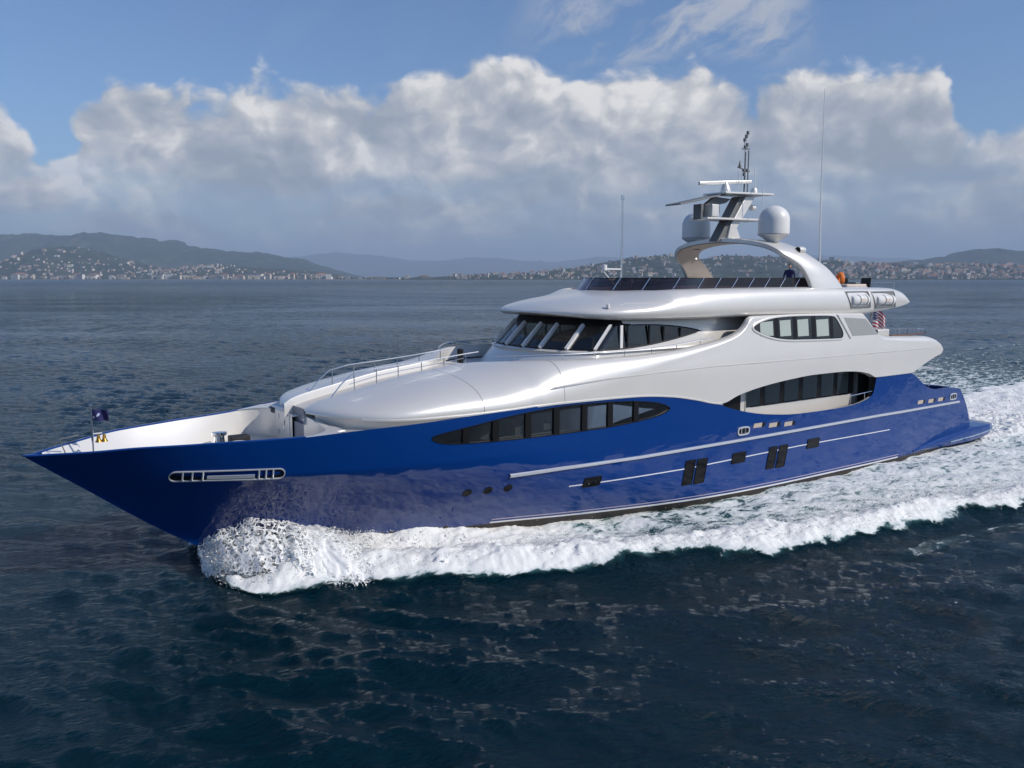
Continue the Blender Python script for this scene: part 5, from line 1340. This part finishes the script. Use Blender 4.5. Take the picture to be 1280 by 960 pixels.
def build_sheet():
    """thin sheet of water thrown off the bow, torn into a net of strands"""
    m = bpy.data.materials.new('spray_net'); m.use_nodes = True; T = NT(m.node_tree); pos = T.n('ShaderNodeTexCoord').outputs['Object']
    at_ = T.n('ShaderNodeAttribute', attribute_name='foam').outputs['Fac']
    w = T.n('ShaderNodeTexNoise', {'Vector': pos, 'Scale': 3.0, 'Detail': 4.0}).outputs['Color']; w = T.vm('SCALE', T.vm('SUBTRACT', w, (.5, .5, .5))); w.node.inputs['Scale'].default_value = .42
    p2 = T.vm('ADD', pos, w)
    v1 = T.n('ShaderNodeTexVoronoi', {'Vector': p2, 'Scale': 4.2}, feature='DISTANCE_TO_EDGE').outputs['Distance']
    v2 = T.n('ShaderNodeTexVoronoi', {'Vector': p2, 'Scale': 10.0}, feature='DISTANCE_TO_EDGE').outputs['Distance']
    n = T.noise(pos, 7.0, 6, .7)
    k = T.m('ADD', T.m('MULTIPLY', T.sstep(v1, .15, .02), .62), T.m('MULTIPLY', T.sstep(v2, .16, .02), .34)); k = T.m('ADD', k, T.m('MULTIPLY', T.m('SUBTRACT', n, .5), .9))
    a = T.sstep(T.m('ADD', k, T.m('MULTIPLY_ADD', at_, 1.3, -1.0)), .12, .45)
    d = T.n('ShaderNodeBsdfPrincipled', {'Base Color': (.82, .83, .83, 1), 'Roughness': .6}); tr = T.n('ShaderNodeBsdfTransparent')
    T.n('ShaderNodeOutputMaterial', {'Surface': T.n('ShaderNodeMixShader', {0: a, 1: tr.outputs[0], 2: d.outputs[0]})})
    Vs, Qs, Fs, n0 = [], [], [], 0
    for j, (ks, kw, dz) in enumerate(((1.0, 1.0, 0), (.86, .86, -.05), (.7, .72, -.05), (1.05, 1.16, -.1))):
        S, Wd = np.meshgrid(np.linspace(4.95, 10.5, 130), np.linspace(0, 1, 60), indexing='ij')
        top = pchip([(4.9, .75), (5.5, 1.45), (6.3, 1.85), (7.2, 1.75), (8.4, 1.35), (10.5, .9)])(S) * ks; wm = pchip([(4.9, .7), (5.4, 1.7), (6.5, 2.7), (8, 3.2), (10.5, 3.4)])(S) * kw
        rag = fbm(S * 2.2, Wd * 3 + j * 9, 61 + j, 4) - .5
        a_ = hb(S, np.full_like(S, .9)) * (1 - .25 * Wd) * 1.0 + .03 + Wd * wm * (1 + .25 * rag); z = top * (1 + .35 * rag) * (1 - Wd ** 2.1) + dz + .08 + .12 * (fbm(S * 6, Wd * 9, 91 + j, 3) - .5)
        f = .62 + .40 * sm(6.9, 8.6, S) - .10 * sm(.25, 0, Wd) + .16 * sm(.45, .75, Wd) - 1.0 * sm(8.4, 10.2, S + .8 * rag) - .9 * sm(.80, 1.0, Wd + .5 * rag)
        Vs.append(np.stack([S, -a_, z], -1).reshape(-1, 3)); Qs.append(quads(*S.shape) + n0); Fs.append(f.ravel()); n0 += S.size
    me = np_mesh('spray_sheet', np.concatenate(Vs), np.concatenate(Qs), m); at2 = me.attributes.new('foam', 'FLOAT', 'POINT'); at2.data.foreach_set('value', np.concatenate(Fs).astype(np.float32))
    o = link(bpy.data.objects.new('spray_sheet', me)); o.location = (ORG[0], ORG[1], 0); o.rotation_euler = (0, 0, TH)
    tag(o, 'torn white sheet of spray arching off the stem of the yacht', 'spray', None, 'stuff')
build_sheet()

# ------------------------------------------------------------------ far coast: hills, shore, towns
def hill_mat(name, base, light, scale):
    m = bpy.data.materials.new(name); m.use_nodes = True; T = NT(m.node_tree); pos = T.n('ShaderNodeTexCoord').outputs['Object']
    n1 = T.noise(pos, scale, 8, .65); n2 = T.noise(pos, scale * 6, 4, .6)
    c = T.mix(T.sstep(n1, .42, .68), base, light); c = T.mix(T.m('MULTIPLY', T.sstep(n2, .55, .75), .5), c, (base[0] * .5, base[1] * .5, base[2] * .5, 1))
    p = T.n('ShaderNodeBsdfPrincipled', {'Base Color': c, 'Roughness': .95, 'Specular IOR Level': .1}); T.n('ShaderNodeOutputMaterial', {'Surface': p}); return m
M_HILL = hill_mat('wooded_hillside', (0.022, 0.034, 0.018, 1), (0.065, 0.072, 0.042, 1), 0.006)
M_MTN = hill_mat('far_mountain', (0.03, 0.04, 0.03, 1), (0.075, 0.08, 0.06, 1), 0.002)
def ridge(name, prof, D, depth, m, label, seed, rough, nx=360, ny=26):
    xs = np.array([(p[0] - 640) / F * D for p in prof]); zs = np.array([(HOR - p[1]) / F * D + CAMZ for p in prof]); f = pchip(list(zip(xs, np.maximum(zs, -6))))
    X = np.linspace(xs[0], xs[-1], nx); Yv = np.linspace(0, 1, ny); gx, gy = np.meshgrid(X, Yv, indexing='ij')
    front = D - depth * .55
    y = front + gy * depth; shape = np.where(gy < .55, np.sin(np.clip(gy / .55, 0, 1) * math.pi / 2) ** 1.25, np.cos((gy - .55) / .45 * math.pi / 2))
    nz_ = (fbm(gx / D * 60 + 5, gy * 5 + seed, seed, 5) - .5)
    h = f(gx * D / (D)) ; z = np.maximum(h, 0) * shape * (1 + rough * nz_ * (1 - np.exp(-((gy - .55) / .08) ** 2) * .6)) + np.minimum(h, 0) - 1.5 + 4 * sm(0, .08, gy)
    z += (vnoise(gx / 9, gy * 40, seed + 9) - .5) * np.clip(h * .06, 0, 9)
    me = np_mesh(name, np.stack([gx, y, z], -1).reshape(-1, 3), quads(nx, ny)[:, ::-1], m); o = link(bpy.data.objects.new(name, me)); o['kind'] = 'structure'; o['label'] = label
    return lambda px, k: (lambda xx: (xx, front + k * depth, float(np.interp(xx, X, z[:, int(round(k * (ny - 1)))]))))((px - 640) / F * (front + k * depth))
g_main = ridge('hills', [(-420, 310), (-200, 306), (-60, 304), (0, 301), (35, 297), (62, 294.5), (85, 296), (105, 299), (130, 295.5), (152, 294), (180, 299), (215, 303), (250, 309), (290, 316), (335, 317), (360, 322), (395, 331), (425, 340), (455, 348), (470, 350)], 8200, 2600, M_HILL, 'long wooded ridge above the bay at the left', 1, .5)
g_front = ridge('hills', [(-300, 335), (-100, 338), (0, 336), (40, 328), (75, 313), (100, 310), (125, 314), (150, 322), (190, 333), (230, 339), (280, 333), (330, 336), (380, 338), (420, 344), (440, 349)], 5600, 1500, M_HILL, 'lower rounded hill with villas in front of the long ridge', 21, .4)
ridge('hills', [(300, 335), (380, 322), (430, 317), (480, 321), (530, 327), (600, 323), (680, 328), (760, 322), (850, 326), (1000, 320), (1150, 325), (1300, 318), (1500, 330)], 21000, 6000, M_MTN, 'faint distant mountains fading into haze', 31, .35)
g_right = ridge('hills', [(520, 349.5), (560, 346), (640, 343), (690, 339), (730, 334), (765, 328), (795, 323.5), (830, 322), (870, 325), (915, 321), (960, 322), (1000, 326), (1050, 328.5), (1100, 331), (1150, 332), (1200, 331), (1290, 334), (1400, 336), (1600, 342)], 4600, 1300, M_HILL, 'wooded hillside with a town behind the yacht', 41, .35)
g_rr = ridge('hills', [(1060, 338), (1120, 328), (1165, 324), (1190, 319), (1212, 314), (1235, 312.5), (1260, 315), (1300, 317), (1400, 318), (1600, 330)], 7400, 2000, M_HILL, 'low blue hill above the town at the right', 51, .4)
# shore strip
mb = MB(); xs = np.linspace(-9000, 9000, 181); rows = []
for x in xs:
    y0 = 4420 + 140 * math.sin(x / 900.) + 60 * math.sin(x / 310. + 1); rows.append([(x, y0, -1.0), (x, y0 + 12, 1.6), (x, y0 + 300, 3.0), (x, y0 + 1500, 4.0), (x, y0 + 5500, 6)])
mb.grid(rows); o = mb.build('shore', hill_mat('shore_ground', (.10, .09, .07, 1), (.22, .19, .15, 1), .02)); o['kind'] = 'structure'
def shore_y(x): return 4420 + 140 * math.sin(x / 900.) + 60 * math.sin(x / 310. + 1)

WALLC = [('cream', (.62, .55, .44)), ('white', (.72, .70, .67)), ('pale pink', (.58, .44, .38)), ('sand coloured', (.52, .44, .33)), ('grey', (.42, .41, .40))]
WALLM = [mat('far_wall_' + n.replace(' ', '_'), c, .8, vary=.08, vscale=.05) for n, c in WALLC]
M_TILE = mat('terracotta_roof', (.34, .15, .09), .85, vary=.15, vscale=.1); M_FLAT = mat('flat_roof', (.38, .36, .34), .85)
M_WINB = mat('far_window_band', (.10, .11, .12), .4)
rnd = random.Random(11)
def house(mb, x, y, z, w, d, h, yaw, wm, tile):
    R = Matrix.Rotation(yaw, 3, 'Z'); c = Vector((x, y, z + h / 2 - 2)); mb.box(c, (w, d, h + 4), wm, R)
    if tile:
        vs = [Vector((x, y, z + h)) + R @ Vector(p) for p in ((-w * .54, -d * .54, 0), (w * .54, -d * .54, 0), (w * .54, d * .54, 0), (-w * .54, d * .54, 0), (-w * .3, 0, h * .22 + 1), (w * .3, 0, h * .22 + 1))]
        mb.add(vs, [(0, 1, 5, 4), (2, 3, 4, 5), (1, 2, 5), (3, 0, 4), (3, 2, 1, 0)], 5)
    else: mb.box((x, y, z + h + .4), (w * 1.03, d * 1.03, .8), 6, R)
    # storey bands of windows
    n = max(2, int(h / 3.3))
    for k in range(n):
        zz = z + (k + .5) * h / n
        mb.box(Vector((x, y, zz)) + R @ Vector((0, -d / 2 - .05, 0)), (w * .86, .3, h / n * .42), 7, R)
ALLM = WALLM + [M_TILE, M_FLAT, M_WINB]
def spot(zone):
    if zone == 'waterfront':
        px = rnd.choice([rnd.uniform(0, 130), rnd.uniform(130, 440), rnd.uniform(130, 440), rnd.uniform(440, 700), rnd.uniform(500, 700), rnd.uniform(690, 845), rnd.uniform(880, 1000), rnd.uniform(1035, 1280), rnd.uniform(1035, 1280)])
        D = 4480 + rnd.uniform(30, 140); x = (px - 640) / F * D; return px, x, shore_y(x) + rnd.uniform(30, 130), 2.0
zones = {'waterfront': 'on the waterfront', 'left': 'on the lower hill at the left', 'right': 'on the hillside behind the yacht', 'town': 'in the town at the right'}
cnt = 0
def place(zone):
    if zone == 'waterfront':
        px, x, y, z = spot(zone); w = rnd.uniform(18, 62); h = rnd.uniform(10, 27); tile = rnd.random() < .3
        if 440 < px < 700: h *= .7
    elif zone == 'left':
        c = rnd.choice([(20, .2, 35, .12), (70, .22, 40, .1), (130, .25, 40, .10), (205, .35, 22, .08), (265, .35, 22, .08), (235, .3, 30, .08), (390, .2, 30, .05), (140, .3, 120, .15)])
        px = rnd.gauss(c[0], c[2]); k = min(max(rnd.gauss(c[1], c[3]), .05), .52); x, y, z = g_front(px, k); w = rnd.uniform(10, 26); h = rnd.uniform(6, 13); tile = rnd.random() < .55
    elif zone == 'right':
        px = rnd.uniform(690, 1035) if rnd.random() < .7 else rnd.uniform(560, 760); k = rnd.uniform(.05, .53) ** 1.15; x, y, z = g_right(px, k); w = rnd.uniform(9, 24); h = rnd.uniform(6, 14); tile = rnd.random() < .5
    else:
        px = rnd.uniform(1035, 1330); k = rnd.uniform(.04, .45) ** 1.1; x, y, z = g_right(px, k); w = rnd.uniform(10, 30); h = rnd.uniform(7, 17); tile = rnd.random() < .55
    return px, x, y, z, w, rnd.uniform(10, 16), h, rnd.uniform(-.5, .5), tile
plan = ['waterfront'] * 130 + ['left'] * 50 + ['right'] * 50 + ['town'] * 60
for zone in plan:
    px, x, y, z, w, d, h, yaw, tile = place(zone); wi = rnd.choices(range(5), (4, 4, 2, 2, 1))[0]
    mb = MB(); house(mb, 0, 0, 0, w, d, h, yaw, wi, tile); o = mb.build('building', ALLM, smooth=False); o.location = (x, y, z)
    size = 'long' if w > 36 else 'tall' if h > 17 else 'small' if w < 18 else 'broad'
    tag(o, f'{size} {WALLC[wi][0]} building with {"a terracotta" if tile else "a flat"} roof {zones[zone]}', 'building', f'distant buildings {zones[zone]}, {size} {WALLC[wi][0]} {"tiled" if tile else "flat"}')
mb = MB()
for zone, n in (('left', 420), ('right', 330), ('town', 620), ('waterfront', 260)):
    for _ in range(n):
        px, x, y, z, w, d, h, yaw, tile = place(zone); sc_ = rnd.lognormvariate(-.45, .35); house(mb, x, y + (140 if zone == 'waterfront' else 0), z, w * sc_, d * sc_, h * min(sc_, 1.1), yaw, rnd.choices(range(5), (4, 4, 2, 2, 1))[0], tile)
o = mb.build('hillside_town', ALLM, smooth=False); tag(o, 'hundreds of tiny pale houses scattered over the far hillsides', 'town', None, 'stuff')
# tree belts between the houses
mb = MB()
for _ in range(2600):
    zone = rnd.choice(['left', 'right', 'town', 'town', 'waterfront', 'waterfront']); px, x, y, z, *_r2 = place(zone); y += rnd.uniform(-20, 60); hgt = rnd.uniform(6, 13); rr_ = hgt * rnd.uniform(.4, .8)
    a0 = rnd.random() * 6; vs = [(x + rr_ * math.cos(a0 + a) * rnd.uniform(.7, 1.2), y + rr_ * math.sin(a0 + a) * rnd.uniform(.7, 1.2), z + hgt * rnd.uniform(.3, .6)) for a in np.linspace(0, 2 * math.pi, 7)[:-1]] + [(x, y, z + hgt), (x, y, z - 1)]
    mb.add(vs, [(i, (i + 1) % 6, 6) for i in range(6)] + [((i + 1) % 6, i, 7) for i in range(6)])
o = mb.build('coastal_trees', mat('far_foliage', (.03, .045, .02), .95, vary=.4, vscale=.02), smooth=False); tag(o, 'dark belts of trees between the far houses', 'trees', None, 'stuff')

# ------------------------------------------------------------------ haze
def build_haze():
    mb = MB(); mb.box((0, 12000, 449.0), (44000, 34000, 902)); m = bpy.data.materials.new('haze'); m.use_nodes = True; T = NT(m.node_tree)
    v = T.n('ShaderNodeVolumePrincipled', {'Color': (.60, .77, 1.0, 1), 'Density': 9.5e-5, 'Anisotropy': 0.0}); T.n('ShaderNodeOutputMaterial', {'Volume': v})
    o = mb.build('haze', m, smooth=False); o['kind'] = 'stuff'; o['label'] = 'thin blue haze over the bay'
build_haze()
